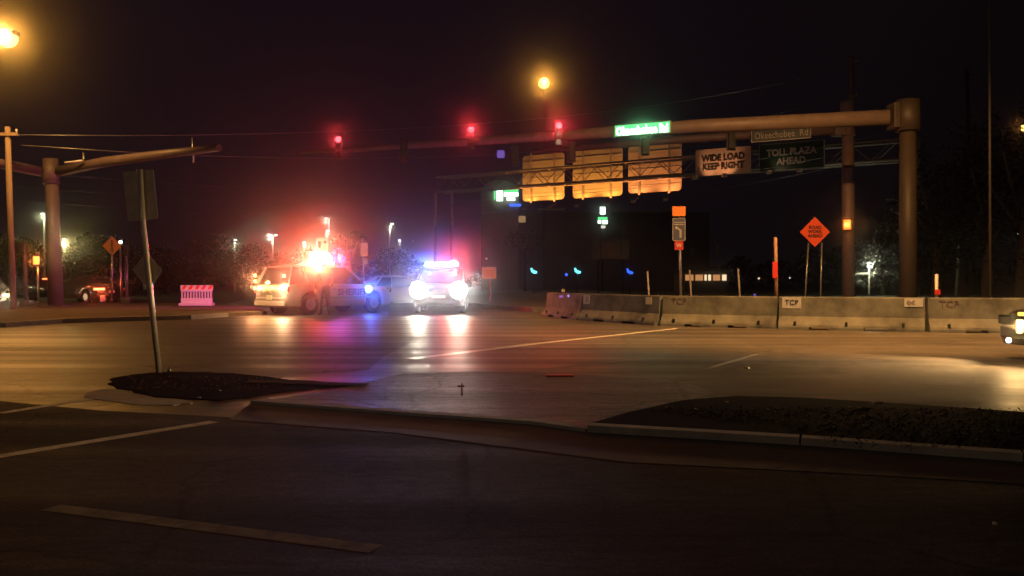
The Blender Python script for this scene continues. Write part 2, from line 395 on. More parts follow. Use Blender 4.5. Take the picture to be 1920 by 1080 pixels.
# ------------------------------------------------------------------ concrete barriers
mat_blk = M['inkblack']
JN = [(1.29,29.6),(2.25,26.3),(4.09,23.1),(6.75,21.6),(9.8,20.2),(13.2,19.4),(16.7,18.9)]
barr_lab = ['concrete barrier segment lit red, left end of the visible row',
 'concrete barrier segment with two pale stickers near its top corners', 'long plain concrete barrier segment under the blue sign with left arrow',
 'concrete barrier segment with a TCP sign on its top left corner', 'concrete barrier segment with faint stencilled TCP beside the dark joint', 'concrete barrier segment behind the car at the right edge']
for i in range(len(JN)-1):
    a, b = Vector((*JN[i],0)), Vector((*JN[i+1],0)); d = (b-a).normalized(); L_ = (b-a).length - .05
    a = a + d*.025
    th = math.atan2(d.y, d.x)
    t = empty('concrete_barrier', a, th); tag(t, barr_lab[i], 'barrier', 'concrete barriers along the closed lane')
    # local: x along, -y toward camera
    prof = [(-.29,0),(-.29,.06),(-.27,.12),(-.13,.32),(-.085,.78),(-.07,.81),(.07,.81),(.085,.78),(.13,.32),(.27,.12),(.29,.06),(.29,0)]
    mb = MB()
    cuts = [0, L_*.22, L_*.36, L_*.60, L_*.76, L_]
    for k in range(5):
        x0, x1 = cuts[k], cuts[k+1]
        pr = prof if k % 2 == 0 else [(-.282,.065)] + prof[2:-2] + [(.282,.065)]
        mb.ext([Vector((x0, y, z)) for y, z in pr], [Vector((x1, y, z)) for y, z in pr])
    mb.build('segment', M['concrete'], t)
    for u in (.12,.48,.86): MB().box((L_*u, -.262, .15), (.06,.05,.10)).build('anchor_pocket', M['black'], t)
    if i == 3:
        mb = MB(); mb.box((.30,-.112,.66),(.46,.01,.28)); s_ = mb.build('sticker', M['whitedull'], t)
        text('TCP', .2, M['inkblack'], t, (.30,-.122,.67), (R(90),0,0), width=.32)
        MB().box((L_-.24,-.112,.69),(.40,.01,.20)).build('sticker', M['whitedull'], t)
        text('OC', .16, M['inkbrown'], t, (L_-.30,-.122,.69), (R(90),0,0), width=.18)
    if i == 1:
        MB().box((.22,-.112,.64),(.34,.01,.28)).build('sticker', M['whitedull'], t)
        text('2', .2, M['inkbrown'], t, (.24,-.122,.64), (R(90),0,0))
        MB().box((L_-.45,-.112,.66),(.26,.01,.2)).build('sticker', mat('pale_yellow_sticker',(.6,.56,.32),.6), t)
    if i in (2, 4):
        text('TCP', .18, M['inkbrown'], t, (.45,-.104,.66), (R(90)-.06,0,0), width=.42, name='stencil')
for x, y, lab in ((1068,555,'small lit blue reflector lamp on the red lit barrier, right one'), (1052,556,'small lit purple reflector lamp on the red lit barrier, left one')):
    Y = 27.6 - (x-1052)*.0 ; p = P(x, y, 27.4)
    o = MB().box(p, (.13,.05,.07), bev=.02).build('reflector_lamp', em('reflector_'+str(x), (.25,.25,1) if x > 1060 else (.5,.15,.7), 1.3 if x>1060 else .6))
    tag(o, lab, 'reflector')
o = MB().box(P(1056,545,27.6), (.10,.08,.10), bev=.02).build('reflector', M['whitedull']); tag(o, 'small pale square reflector standing on top of red lit barrier', 'reflector')

# ------------------------------------------------------------------ posts and small signs
def post(px, ytop, ybot, Y, wd, m, name, label, cat, px2=None, group=None):
    a = P(px2 if px2 else px, ybot, Y); b = P(px, ytop, Y); a.z = max(a.z, 0) if ybot < 9000 else 0
    o = MB().tube([a, b], wd/2, 8).build(name, m); return tag(o, label, cat, group)
M['postorange'] = mat('orange_brown_post', (0.20, 0.10, 0.06), .6, var=.2)
t = empty('delineator_post', P(1457,558,22.0)); t.location.z = 0; tag(t, 'tall orange brown post standing behind the barrier joint beside the TCP sign', 'post')
a = P(1457,570,22.0)-t.location; a.z=0; b = P(1454,445,22.0)-t.location
MB().tube([a,b],.045,8).build('post', M['postorange'], t)
MB().box(P(1453,506,21.94)-t.location,(.12,.04,.42)).build('reflective_band', M['redplastic'], t)
for (px,py,Y,lab) in ((1215,509,31,'short leaning white post with red base behind the barrier row'),(1385,504,33,'thin pale post left of tall orange brown post'),(1294,506,34,'leaning pale stake beside the pink lit sign post')):
    t = empty('delineator', Vector((P(px+4,py,Y).x, Y, 0))); tag(t, lab, 'delineator')
    a = Vector((0,0,0)); b = P(px-1,py,Y)-t.location
    MB().tube([a,b],.035,8).build('post', M['whitedull'], t)
    MB().box((0,0,.42 if px==1215 else .06),(.22,.22,.16 if px==1215 else .1),bev=.03).build('base', M['redplastic'] if px == 1215 else M['trim'], t)
t = empty('delineator', Vector((P(1756,560,20.9).x,20.9,0))); tag(t,'short pale post standing just behind the rightmost barrier joint','delineator')
MB().tube([(0,0,0),(0,0,P(0,514,20.9).z)],.04,8).build('post', M['whitedull'], t); MB().box((0,-.05,.93),(.13,.02,.12)).build('reflective_band', M['redplastic'], t)

# lane arrow assembly at x 1272
Y = 30.0; t = empty('arrow_sign', Vector((P(1277,560,Y).x, Y, 0))); tag(t, 'tall sign stack with amber top panel, blue left turn arrow panel and small red plate', 'sign')
o_ = t.location
MB().tube([(0,0,0), P(1274,395,Y)-o_],.05,8).build('post', M['galv'], t)
MB().box(P(1273,396,Y-.1)-o_,(.46,.02,.34)).build('amber_panel', M['orangey'], t)
MB().box(P(1273,430,Y-.1)-o_,(.46,.02,.80)).build('blue_panel', mat('dark_blue_panel',(.05,.06,.14),.5), t)
fm = MB(); c = P(1273,430,Y-.125)-o_
for dx, dz, sx, sz in ((-.215,0,.02,.80),(.215,0,.02,.80),(0,.39,.45,.02),(0,-.39,.45,.02),(0,.17,.36,.03),(0,.24,.36,.03)): fm.box(c+Vector((dx,0,dz)),(sx,.012,sz))
fm.build('border', M['whitedull'], t)
ar = MB(); ar.poly([c+Vector(p) for p in ((.02,-.01,-.30),(.09,-.01,-.30),(.09,-.01,-.02),(-.06,-.01,.08),(-.06,-.01,.12),(-.16,-.01,.05),(-.06,-.01,-.02),(-.06,-.01,.03),(.02,-.01,-.05))]); ar.build('arrow', M['whitedull'], t)
MB().box(P(1273,460,Y-.1)-o_,(.30,.02,.32)).build('red_plate', M['redplastic'], t)
text('W', .18, M['white'], t, P(1273,460,Y-.115)-o_, (R(90),0,0))
o = MB().box((P(1272,549,28).x,28,.80),(.42,.3,.14),bev=.05).build('sandbag', M['redplastic']); o.rotation_euler=(0,0,0)
tag(o,'red sandbag heap at the foot of the pink lit sign post, just over the barrier','sandbag')
o.data.transform(Matrix.Translation((0,0,-.15)))
sb = MB().box((P(1270,560,28).x,28,.30),(.5,.4,.58),bev=.06).build('crate', M['redplastic']); tag(sb,'dark red crate under the sandbag behind the barrier','crate')

# ROAD WORK AHEAD diamond
Y = 34.0; c = P(1528,435,Y); t = empty('work_sign', Vector((c.x, Y, 0))); tag(t, 'orange diamond road work sign on two thin legs behind the barriers', 'sign')
o_ = t.location; q = c-o_; s_ = .60
MB().ext([q+Vector((0,0,-s_)),q+Vector((s_,0,0)),q+Vector((0,0,s_)),q+Vector((-s_,0,0))][::-1], [q+Vector((0,.02,-s_)),q+Vector((s_,.02,0)),q+Vector((0,.02,s_)),q+Vector((-s_,.02,0))][::-1]).build('panel', M['orange'], t)
text('ROAD\nWORK\nAHEAD', .16, M['inkblack'], t, q+Vector((0,-.012,.02)), (R(90),0,0), width=.60, bold=.006)
for xa, xb in ((1516,1508),(1541,1538)):
    b0 = P(xb,545,Y+.06)-o_; b0.z = 0
    MB().tube([b0, P(xa,455,Y+.06)-o_],.035,8).build('leg', M['galv'], t)

# small sign at 917, red light put into panel and post colour
Y = 44.0; c = P(917,512,Y); t = empty('small_sign', Vector((c.x,Y,0))); tag(t,'small square pinkish orange sign on a short post beside the police headlights','sign'); o_=t.location
MB().box(c-o_,(.74,.03,.60),bev=.01).build('panel', mat('red_lit_orange_sheeting',(.8,.42,.30),.5), t)
mb = MB()
for dz in (.12,.0,-.12): mb.box(c-o_+Vector((.03,-.02,dz)),(.42,.01,.035))
mb.build('legend', M['orange'], t)
MB().tube([(.05,.05,0), c-o_+Vector((.02,.05,-.2))],.04,8).build('post', M['redplastic'], t)

# pedestrian crossing sign + neighbours
Y = 44.0; c = P(210,461,Y); t = empty('crossing_sign', Vector((P(209,570,Y).x,Y,.12))); tag(t,'yellow diamond sign with a black walking figure on a pink lit post','sign'); o_=t.location
q=c-o_; s_=.50
MB().ext([q+Vector((0,0,-s_)),q+Vector((s_,0,0)),q+Vector((0,0,s_)),q+Vector((-s_,0,0))][::-1], [q+Vector((0,.02,-s_)),q+Vector((s_,.02,0)),q+Vector((0,.02,s_)),q+Vector((-s_,.02,0))][::-1]).build('panel', M['yellow'], t)
mb = MB(); fy = q+Vector((0,-.015,0))
mb.tube([fy+Vector((.0,0,.24)),fy+Vector((.0,-.006,.24))],.055,10)
mb.bar(fy+Vector((.02,0,.16)), fy+Vector((0,0,-.04)),.11,.008)
mb.bar(fy+Vector((0,0,-.02)), fy+Vector((.11,0,-.30)),.05,.008); mb.bar(fy+Vector((0,0,-.02)), fy+Vector((-.10,0,-.30)),.05,.007)
mb.bar(fy+Vector((.02,0,.15)), fy+Vector((.13,0,.0)),.04,.006); mb.bar(fy+Vector((.02,0,.15)), fy+Vector((-.12,0,.02)),.04,.006)
mb.build('walking_figure', M['inkblack'], t)
MB().tube([(0,.04,0), q+Vector((0,.04,.2))],.06,8).build('post', M['galv'], t)
t = empty('lamp_post', Vector((P(229,566,46).x,46,.0))); tag(t,'thin post with a tiny pale lamp on top right of yellow diamond sign','post')
MB().tube([(0,0,0), P(225,458,46)-t.location],[.07,.05],8).build('post', M['galv'], t)
MB().box(P(226,454,46)-t.location,(.14,.1,.14),bev=.02).build('lamp', M['e_white'], t)
t = empty('signal_post', Vector((P(238,577,42).x,42,.12))); tag(t,'short pink lit signal post standing on a small concrete base','post')
MB().tube([(0,0,.2), P(237,480,42)-t.location],.08,10).build('post', M['galv'], t)
MB().box((0,0,.14),(.42,.42,.30),bev=.03).build('base', M['concrete'], t)
MB().box(P(237,470,42)-t.location,(.26,.2,.5),bev=.03).build('housing', M['black'], t)

# white/orange plastic barricade
Y = 37.6; t = empty('barricade', Vector((P(369,580,Y).x,Y,.12)), R(4)); tag(t,'white slotted plastic barricade with striped top board, lit magenta','barricade')
mb = MB(); W_ = 1.34
mb.box((0,0,.06),(W_+.08,.5,.12),bev=.02); mb.box((0,0,.22),(W_,.16,.22),bev=.02); mb.box((0,0,.66),(W_,.16,.10),bev=.02)
for k in range(11): mb.box((-W_/2+.05+k*(W_-.1)/10,0,.46),(.055,.12,.34))
mb.build('body', M['whiteplastic'], t)
mb = MB(); mb.box((0,0,.80),(W_+.06,.06,.20),bev=.01); bd = mb.build('top_board', M['white'], t)
mb = MB()
for k in range(5):
    x = -W_/2+.02+k*.28; mb.poly([(x,-.036,.71),(x+.13,-.036,.71),(x+.24,-.036,.89),(x+.11,-.036,.89)])
mb.build('stripe', M['stripeorange'], bd)

# shift sign + stacked sign backs
Y = 43.0; c = P(604,463,Y); t = empty('lane_sign', Vector((c.x,Y,0))); tag(t,'white upright sign with two black lane arrows above the police beacon','sign'); o_=t.location; q=c-o_
MB().box(q,(.60,.02,.92),bev=.008).build('panel', M['white'], t)
mb = MB(); f_=q+Vector((0,-.016,0))
mb.poly([f_+Vector(p) for p in ((-.20,0,.28),(-.06,0,.28),(-.06,0,.02),(-.10,0,-.10),(-.20,0,0))])
for a_, b_ in (((.04,-.34),(.06,-.10)),((.06,-.10),(.16,.06)),((.16,.06),(.15,.24))): mb.bar(f_+Vector((a_[0],0,a_[1])), f_+Vector((b_[0],0,b_[1])),.06,.006)
mb.poly([f_+Vector(p) for p in ((.06,-.003,.20),(.24,-.003,.20),(.15,-.003,.34))])
mb.build('arrow', M['inkblack'], t)
MB().tube([(0,.04,0), q+Vector((0,.04,.3))],.045,8).build('post', M['galv'], t)
Y = 41.0; c = P(683,470,Y); t = empty('street_sign', Vector((P(684,575,Y).x,Y,0))); tag(t,'narrow post carrying a stack of brownish sign backs between the police vehicles','sign'); o_=t.location
MB().tube([(0,0,0), P(676,447,Y)-o_+Vector((.1,0,0))],.04,8).build('post', M['galv'], t)
mb=MB(); mb.box(P(683,468,Y-.06)-o_,(.34,.02,.64),bev=.005); mb.box(P(685,490,Y-.06)-o_,(.22,.02,.26)); mb.build('panel', M['alu_old'], t)

# leaning sign pole in front left
Y = 11.0; b0 = G(298,700); b0.z=.01; t = empty('sign_pole', b0); tag(t,'leaning galvanised pole with a rectangular and a diamond sign seen from behind','sign'); o_=t.location
MB().tube([(0,0,0), P(281,540,Y)-o_, P(268,420,Y)-o_, P(262,318,Y)-o_], .036, 14).build('pole', mat('satin_galvanised',(.45,.43,.38),.35,.35,var=.2,scale=6), t)
MB().tube([P(270,470,Y-.03)-o_, P(265,412,Y-.03)-o_], .010, 8).build('highlight_strip', M['galv'], t)  # thin tube laid along the pole to draw its highlight
cs=[P(x,y,Y-.06)-o_ for x,y in ((222,320),(280,316),(289,408),(232,414))]
for dy in (0,): 
    MB().ext([p+Vector((0,.12,0)) for p in cs],[p+Vector((0,.125,0)) for p in cs]).build('rectangular_panel', M['alu_old'], t)
cs=[P(x,y,Y)-o_ for x,y in ((271,472),(300,506),(276,546),(244,506))]
MB().ext([p+Vector((0,.06,0)) for p in cs],[p+Vector((0,.065,0)) for p in cs]).build('diamond_panel', M['alu_old'], t)
MB().box(P(272,538,Y-.02)-o_,(.04,.02,.07),bev=.005).build('sticker', M['white'], t)
o = MB().tube([G(318,698,.01)+Vector((0,0,.0)), G(317,698,.01)+Vector((0,0,.07))],[.03,.02],8).build('bolt_stub', M['galv']); tag(o,'small bright metal stub in the soil beside the leaning sign pole','stub')
for k,(x,y,s_) in enumerate(((373,747,.03),(413,733,.02),(594,733,.04),(842,897,.02),(1865,985,.03),(1400,692,.06),(1645,760,.08),(1266,751,.03),(1362,755,.03))):
    p=G(x,y,.06 if y<765 and y>730 and x>1200 or x in(373,413) else .012); 
    o=MB().box(p+Vector((0,0,s_*.3)),(s_*1.2,s_*.6,s_*.35),rot=Matrix.Rotation(k*1.1,3,'Z'),bev=s_*.15).build('paper_scrap' if k%2 else 'pebble', M['whitedull'])
    tag(o,['pale pebble at near edge of the left soil island','tiny pale scrap on the left soil island','pale pebble on paving near the tactile strip','tiny scrap alone in the dark lane at bottom centre','pale pebble in the dark lane at bottom right','white scrap on the lit lane in front of the barriers','pale pebble at far edge of right soil bed, rightmost','tiny scrap at left tip of the right soil bed','tiny pebble on the right soil bed near its tip'][k],'litter' if k%2 else 'pebble')
o = MB().box(G(1050,706)+Vector((0,0,.012)),(.36,.10,.02),bev=.006).build('red_reflection_plate', M['redplastic']); tag(o,'flat red plate drawing the red reflection on the road edge','reflector')  # red plate laid where a red reflection shows on the road
t = empty('stake', G(866,742,.012)); tag(t,'small dark cross shaped stake standing on the rough paving','stake')
MB().tube([(0,0,0),(0,0,.13)],.008,6).build('pin', M['trim'], t); MB().box((-.01,0,.10),(.07,.012,.018)).build('crossbar', M['trim'], t)

# ------------------------------------------------------------------ signal masts and arms
def signal(p, lit, label, k=1.0, yaw=0.0, back=False):
    t = empty('traffic_signal', p, yaw); tag(t, label, 'traffic light', 'vehicle signals on the mast arms')
    MB().box((0,0,-.36*k),(.34*k,.22*k,1.06*k),bev=.03).build('housing', M['black'], t)
    if back:
        MB().box((0,.13*k,-.36*k),(.50*k,.01,1.22*k)).build('backplate', M['trim'], t)
        return t
    for j in range(3):
        z = -.36*k*j
        MB().tube([(0,-.112*k,z),(0,-.135*k,z)],[.14*k,.12*k],16).build('red_lens' if j==0 else 'lens', (M['e_red'] if lit and j == 0 else M['lens_off']), t)
        mb = MB()
        for a_ in range(-1,10):
            an = R(a_*20); a2 = R((a_+1)*20)
            p0=(math.cos(an)*.155*k,math.sin(an)*.155*k+z); p1=(math.cos(a2)*.155*k,math.sin(a2)*.155*k+z)
            mb.poly([(p0[0],-.11*k,p0[1]),(p1[0],-.11*k,p1[1]),(p1[0],-.27*k,p1[1]),(p0[0],-.27*k,p0[1])])
        mb.build('visor', M['trim'], t)
    if lit: light('SPOT','red_signal_light',(0,-.32*k,0), lit*1.5*PI4, (1,.05,.06), .05*k, t, (0,-5,-.4), 60, .4)
    return t
# right mast with long arm
MG0=M['mastgrey']; M['mastdim']=mat('dimmed_mast_paint', (0.055, 0.040, 0.030), .55, var=.2, scale=3); M['mastgrey']=M['mastdim']  # mast paint darkened so the column stays dim under the lamps
def arm(pts, rs, m, t, o_):
    MB().tube([Vector(p)-o_ for p in pts], rs, 16).build('mast_arm', m, t)
YM = 32.0; base = Vector((P(1703,560,YM).x, YM, 0)); t = empty('signal_mast', base); tag(t,'thick round signal mast at right with bolted cap and very long tapering arm','signal mast'); o_=base
ztop = P(0,196,YM).z
MB().tube([(0,0,0),(P(1702,300,YM).x-base.x,0,P(0,240,YM).z)],[.33,.29],20).build('column', M['mastgrey'], t)
MB().tube([(-.02,0,P(0,246,YM).z),(-.02,0,P(0,188,YM).z)],[.45,.43],20).build('connector', M['mastgrey'], t)
MB().box(P(1675,218,YM)-base+Vector((.0,0,0)),(.22,.7,.95),bev=.03).build('flange', M['mastgrey'], t)
A0 = P(1668,220,YM-.0); A1 = P(1300,237,34.3); A2 = P(1050,254,36.2); A3=P(565,286,40.5)
arm([A0,A1,A2,A3],[.30,.27,.22,.12],mat('brightened_arm_paint', (0.17, 0.12, 0.10), .55, var=.2, scale=3),t,o_)  # same mast paint lightened so the arm reads as lit
M['postgr']=M['mastgrey']
MB().box((0,0,.03),(.9,.9,.06)).build('base_plate', M['galv'], t)
def on_arm(px):
    seq=[(1668,A0),(1300,A1),(1050,A2),(565,A3)]
    for (xa,pa),(xb,pb) in zip(seq,seq[1:]):
        if xb<=px<=xa: 
            k=(xa-px)/(xa-xb); p=pa.lerp(pb,k); return p
for px,py,I,lab in ((635,262,7,'red lit traffic light near the far tip of the long right arm'),(883,244,12,'red lit traffic light in the middle of the long right arm'),(1047,236,16,'red lit traffic light nearest the green lit street sign')):
    p=on_arm(px); q=P(px,py,p.y-.38); signal(q,I,lab,.95)
p=on_arm(757); signal(P(757,268,p.y-.38),0,'dark unlit traffic light left of the middle red one on the long arm',.95)

# lit green street sign
def quad_sign(name, x0, y0, x1, y1, x1t, y1t, x0b, y0b, Y0, Y1, th, m, label, cat, border=None, group=None):
    pass
p0=on_arm(1155); Yl=p0.y-.55; t=empty('street_name_sign', P(1204,243,Yl-.15)); tag(t,'glowing green illuminated street name sign on the long signal arm','sign'); o_=t.location
cs=[P(1152,257,Yl)-o_,P(1257,249,Yl-.5)-o_,P(1257,226,Yl-.5)-o_,P(1152,235,Yl)-o_]
MB().ext(cs,[p+Vector((0,.16,0)) for p in cs]).build('face', M['e_green'], t)
fr=MB()
for a_,b_ in ((0,1),(1,2),(2,3),(3,0)): fr.bar(cs[a_]+Vector((0,-.005,0)),cs[b_]+Vector((0,-.005,0)),.05,.05)
fr.build('frame', mat('green_frame',(.01,.10,.03),.4), t)
dx=cs[1]-cs[0]; yaw=math.atan2(dx.y,dx.x); roll=math.atan2(dx.z,dx.x)
mc=(cs[0]+cs[1]+cs[2]+cs[3])/4
tx=text('Okeechobee Rd',.42,M['e_greenw'],t,mc+Vector((-.02,-.03,-.03)),(R(90),-roll,yaw),width=2.1,height=.38,bold=.028)
light('AREA','green_sign_light',mc+Vector((0,-.1,0)),10,(.2,1,.35),parent=t,target=mc+Vector((0,-2,-.2))).data.size=.8

# second mast behind
Y2 = 38.5; MG=MG0; M['mastgrey']=mat('pink_lit_mast_paint', (0.13,0.088,0.088), .55, var=.2, scale=3); base=Vector((P(1591,560,Y2).x,Y2,0)); t=empty('signal_mast',base); tag(t,'thinner signal mast behind the long arm with a lit pedestrian signal on it','signal mast'); o_=base  # mast paint tinted pink for the pinkish light on it
MB().tube([(0,0,0),(-.02,0,P(0,248,Y2).z)],[.28,.26],18).build('column', M['mastgrey'], t)
MB().tube([(-.03,0,P(0,255,Y2).z),(-.05,0,P(0,190,Y2).z)],.31,18).build('connector', M['mastgrey'], t)
MB().box(P(1571,242,Y2)-base,(.45,.6,.62),bev=.03).build('flange', M['mastgrey'], t)
B0=P(1575,242,Y2);B1=P(1250,263,41.0);B2=P(1000,285,43.5)
arm([B0,B1,B2],[.23,.20,.12],M['mastgrey'],t,o_)
def on_arm2(px):
    return B0.lerp(B1,(1575-px)/325) if px>1250 else B1.lerp(B2,(1250-px)/250)
for px,py,h,lab in ((1372,264,36,'black back of a traffic light hanging above the wide load sign'),(1210,275,34,'black back of a traffic light in front of the rightmost lit sign panel'),(1072,288,32,'black back of a traffic light over the gap between the two left sign panels'),(965,296,30,'black framed traffic light back at the far tip of the rear arm')):
    p=on_arm2(max(px,1000)); q=P(px,py-15,p.y-.35); 
    t2=signal(q,0,lab,.84,back=True)
# pedestrian signal lit
c=P(1588,421,Y2-.45); t=empty('pedestrian_signal',c); tag(t,'lit orange pedestrian hand signal on the rear right mast','pedestrian signal','pedestrian signals')
MB().box((0,.08,0),(.46,.2,.56),bev=.03).build('housing',M['black'],t); MB().box((0,-.03,0),(.30,.02,.42),bev=.02).build('lens',M['e_hand'],t)
light('POINT','pedestrian_signal_light',(0,-.15,0),3*PI4,(1,.28,.05),.08,t)
MB().tube([(.1,.15,.2),(.1,.45,.2)],.03,6).build('bracket',M['galv'],t)
# dark street name sign
c0,c1=P(1410,266,39.4),P(1519,262,38.6)
cs=[P(1409,267,39.1),P(1520,258,38.2),P(1520,236,38.2),P(1409,244,39.1)]
t=empty('street_name_sign',(cs[0]+cs[1])/2); tag(t,'dark unlit street name sign with pale border on the rear arm','sign'); o_=t.location; cs=[p-o_ for p in cs]
MB().ext(cs,[p+Vector((0,.08,0)) for p in cs]).build('panel', mat('black_green_panel',(.008,.015,.012),.5), t)
fr=MB()
for a_,b_ in ((0,1),(1,2),(2,3),(3,0)): fr.bar(cs[a_],cs[b_],.03,.03)
fr.build('frame',M['whitedull'],t); dx=cs[1]-cs[0]; yaw=math.atan2(dx.y,dx.x); roll=math.atan2(dx.z,dx.x); mc=(cs[0]+cs[1]+cs[2]+cs[3])/4
text('Okeechobee  Rd',.42,M['alu_old'],t,mc+Vector((0,-.03,.0)),(R(90),-roll,yaw),width=2.3,height=.32)

# left mast
M['mastgrey']=MG
Y3=36.0; base=Vector((P(105,585,Y3).x,Y3,.1)); t=empty('signal_mast',base); tag(t,'thick signal mast at left lit pink on one side, with two arms','signal mast'); o_=base
MB().tube([(0,0,0),P(97,335,Y3)-o_],[.31,.25],20).build('column',M['mastgrey'],t)
MB().tube([P(96,345,Y3)-o_,P(95,298,Y3)-o_],[.33,.30],20).build('connector',M['mastgrey'],t)
MB().box((0,0,.03),(1.0,1.0,.10)).build('base_plate',M['mastgrey'],t)
arm([P(112,321,Y3-.1),P(200,303,34),P(300,290,32),P(411,277,30)],[.22,.20,.17,.13],M['mastgrey'],t,o_)
arm([P(80,322,Y3),P(0,307,33.5),P(-80,298,31)],[.22,.20,.17],M['mastgrey'],t,o_)
MB().tube([P(361,258,31)-o_,P(363,305,31)-o_],.03,6).build('bracket',M['galv'],t)
MB().tube([P(156,286,34.8)-o_,P(158,312,34.8)-o_],.035,6).build('bracket',M['galv'],t)
MB().tube([P(122,305,34.6)-o_,P(155,301,34.4)-o_],.045,8).build('conduit',M['white'],t)
# pedestrian signal at left
Y=47.0; t=empty('pedestrian_signal',Vector((P(72,560,Y).x,Y,0))); tag(t,'lit orange pedestrian hand signal on a thin post beside the left mast','pedestrian signal','pedestrian signals'); o_=t.location
MB().tube([(0,0,0),P(71,500,Y)-o_],.06,8).build('post',M['galv'],t)
MB().box(P(68,488,Y)-o_,(.5,.24,.6),bev=.03).build('housing',M['black'],t); MB().box(P(68,488,Y-.14)-o_,(.32,.02,.44),bev=.02).build('lens',M['e_hand'],t)
light('POINT','pedestrian_signal_light',P(68,488,Y-.3)-o_,9*PI4,(1,.2,.04),.1,t)
Y=39; t=empty('signal_post',Vector((P(50,585,Y).x,Y,.12))); tag(t,'short dark signal post with a black head left of the left mast','post'); o_=t.location
MB().tube([(0,0,0),P(46,475,Y)-o_],.09,10).build('post',M['mastgrey'],t); MB().box(P(42,465,Y)-o_,(.40,.3,.52),bev=.03).build('housing',M['black'],t); MB().box((0,0,.1),(.45,.45,.2),bev=.02).build('base',M['concrete'],t)

# utility poles
def upole(xb,xt,yt,Y,r,lab,arms=(),m=M['wood']):
    b0=Vector((P(xb,560,Y).x,Y,0)); t=empty('utility_pole',b0); tag(t,lab,'utility pole','utility poles'); q=P(xt,yt,Y)-b0
    MB().tube([(0,0,0),q],[r*1.25,r],10).build('pole',m,t)
    for dz,l in arms:
        p=q+Vector((0,0,-dz)); MB().box(p+Vector((0,-r,0)),(l,.1,.12)).build('crossarm',m,t)
        MB().tube([p+Vector((l*.45,-r,.06)),p+Vector((l*.45,-r,.2))],.04,6).build('insulator',M['whitedull'],t)
    return b0+q
T1=upole(25,14,238,33,.10,'slim utility pole at the left edge, lit orange near its top',((.3,.9),))
T2=upole(1599,1597,105,64,.15,'utility pole whose top rises behind the rear right mast',((.4,.9),(3.0,.7)))
T3=upole(1822,1813,130,75,.16,'faint utility pole among the dark trees at right',((.5,.8),),M['dark'])
T4=upole(1857,1855,-40,30,.04,'thin tall leaning pole right of the thick mast',(),mat('weathered_dark_steel',(.05,.045,.035),.7))
def cable(a,b,sag,lab,r=.012,m=M['galv']):
    pts=[a.lerp(b,k/16)+Vector((0,0,-sag*4*(k/16)*(1-k/16))) for k in range(17)]
    o=MB().tube(pts,r,5).build('cable',m); tag(o,lab,'cable','overhead cables')
cable(T1-Vector((0,0,.3)),P(1597,125,64),1.5,'uppermost overhead cable from the left pole to the pole behind the right mast',.014)
cable(P(40,272,33),P(1600,172,64),2.2,'second overhead cable from the left pole, below the uppermost',.012)
for y0,y1,k in ((318,300,0),(348,318,1),(374,340,2)):
    cable(P(-60,y0-8,50),P(1700,y1-60,70),3.0,['faint overhead cable just under the left arm','faint overhead cable between two others left of the beacon','lowest faint overhead cable above the beacon'][k],.012)

# ------------------------------------------------------------------ truss gantry with sign panels
GL0=P(818,357,94); GR0=P(1720,300,68.0)
GL0.z=GR0.z=11.0
def gant(px):   # point on the near bottom chord at picture column px
    k=(px-960)/F; d=GR0-GL0; s_=(GL0.x-k*GL0.y)/(k*d.y-d.x); return GL0+d*s_
t=empty('sign_gantry',Vector((GL0.x,GL0.y,0))); tag(t,'long overhead steel truss carrying big highway sign panels across the road','gantry'); o_=t.location
dg=(GR0-GL0).normalized(); ng=Vector((-dg.y,dg.x,0)); H=1.62; D=1.5
mb=MB()
for dz in (0,H):
    for dn in (0,D):
        a=GL0+Vector((0,0,dz))+ng*dn; b=GR0+Vector((0,0,dz))+ng*dn; mb.tube([a-o_,b-o_],.12,8)
mb.build('chord',M['steel_dull'],t)
mb=MB(); Lg=(GR0-GL0).length; n_=28
for k in range(n_):
    a=GL0+dg*(Lg*k/n_); b=GL0+dg*(Lg*(k+1)/n_)
    for dn in (0,D):
        z0,z1=(0,H) if k%2==0 else (H,0)
        mb.tube([a-o_+ng*dn+Vector((0,0,z0)),b-o_+ng*dn+Vector((0,0,z1))],.045,6,False)
    mb.tube([a-o_,a-o_+ng*D],.04,5,False); mb.tube([a-o_+Vector((0,0,H)),a-o_+Vector((0,0,H))+ng*D],.04,5,False)
mb.build('bracing',M['steel_dull'],t)
for px in (812,846):
    g=gant(px+ (4 if px==812 else 0)); 
    MB().tube([Vector((g.x-o_.x,g.y-o_.y+ (0 if px==812 else .6),0)),Vector((g.x-o_.x,g.y-o_.y+(0 if px==812 else .6),11.0))],.17,10).build('column',M['steel_dull'],t)
MB().tube([GR0-o_-Vector((0,0,11)),GR0-o_+Vector((0,0,H))],.25,10).build('column',M['steel_dull'],t)
SOD=(1.0,.46,.12)
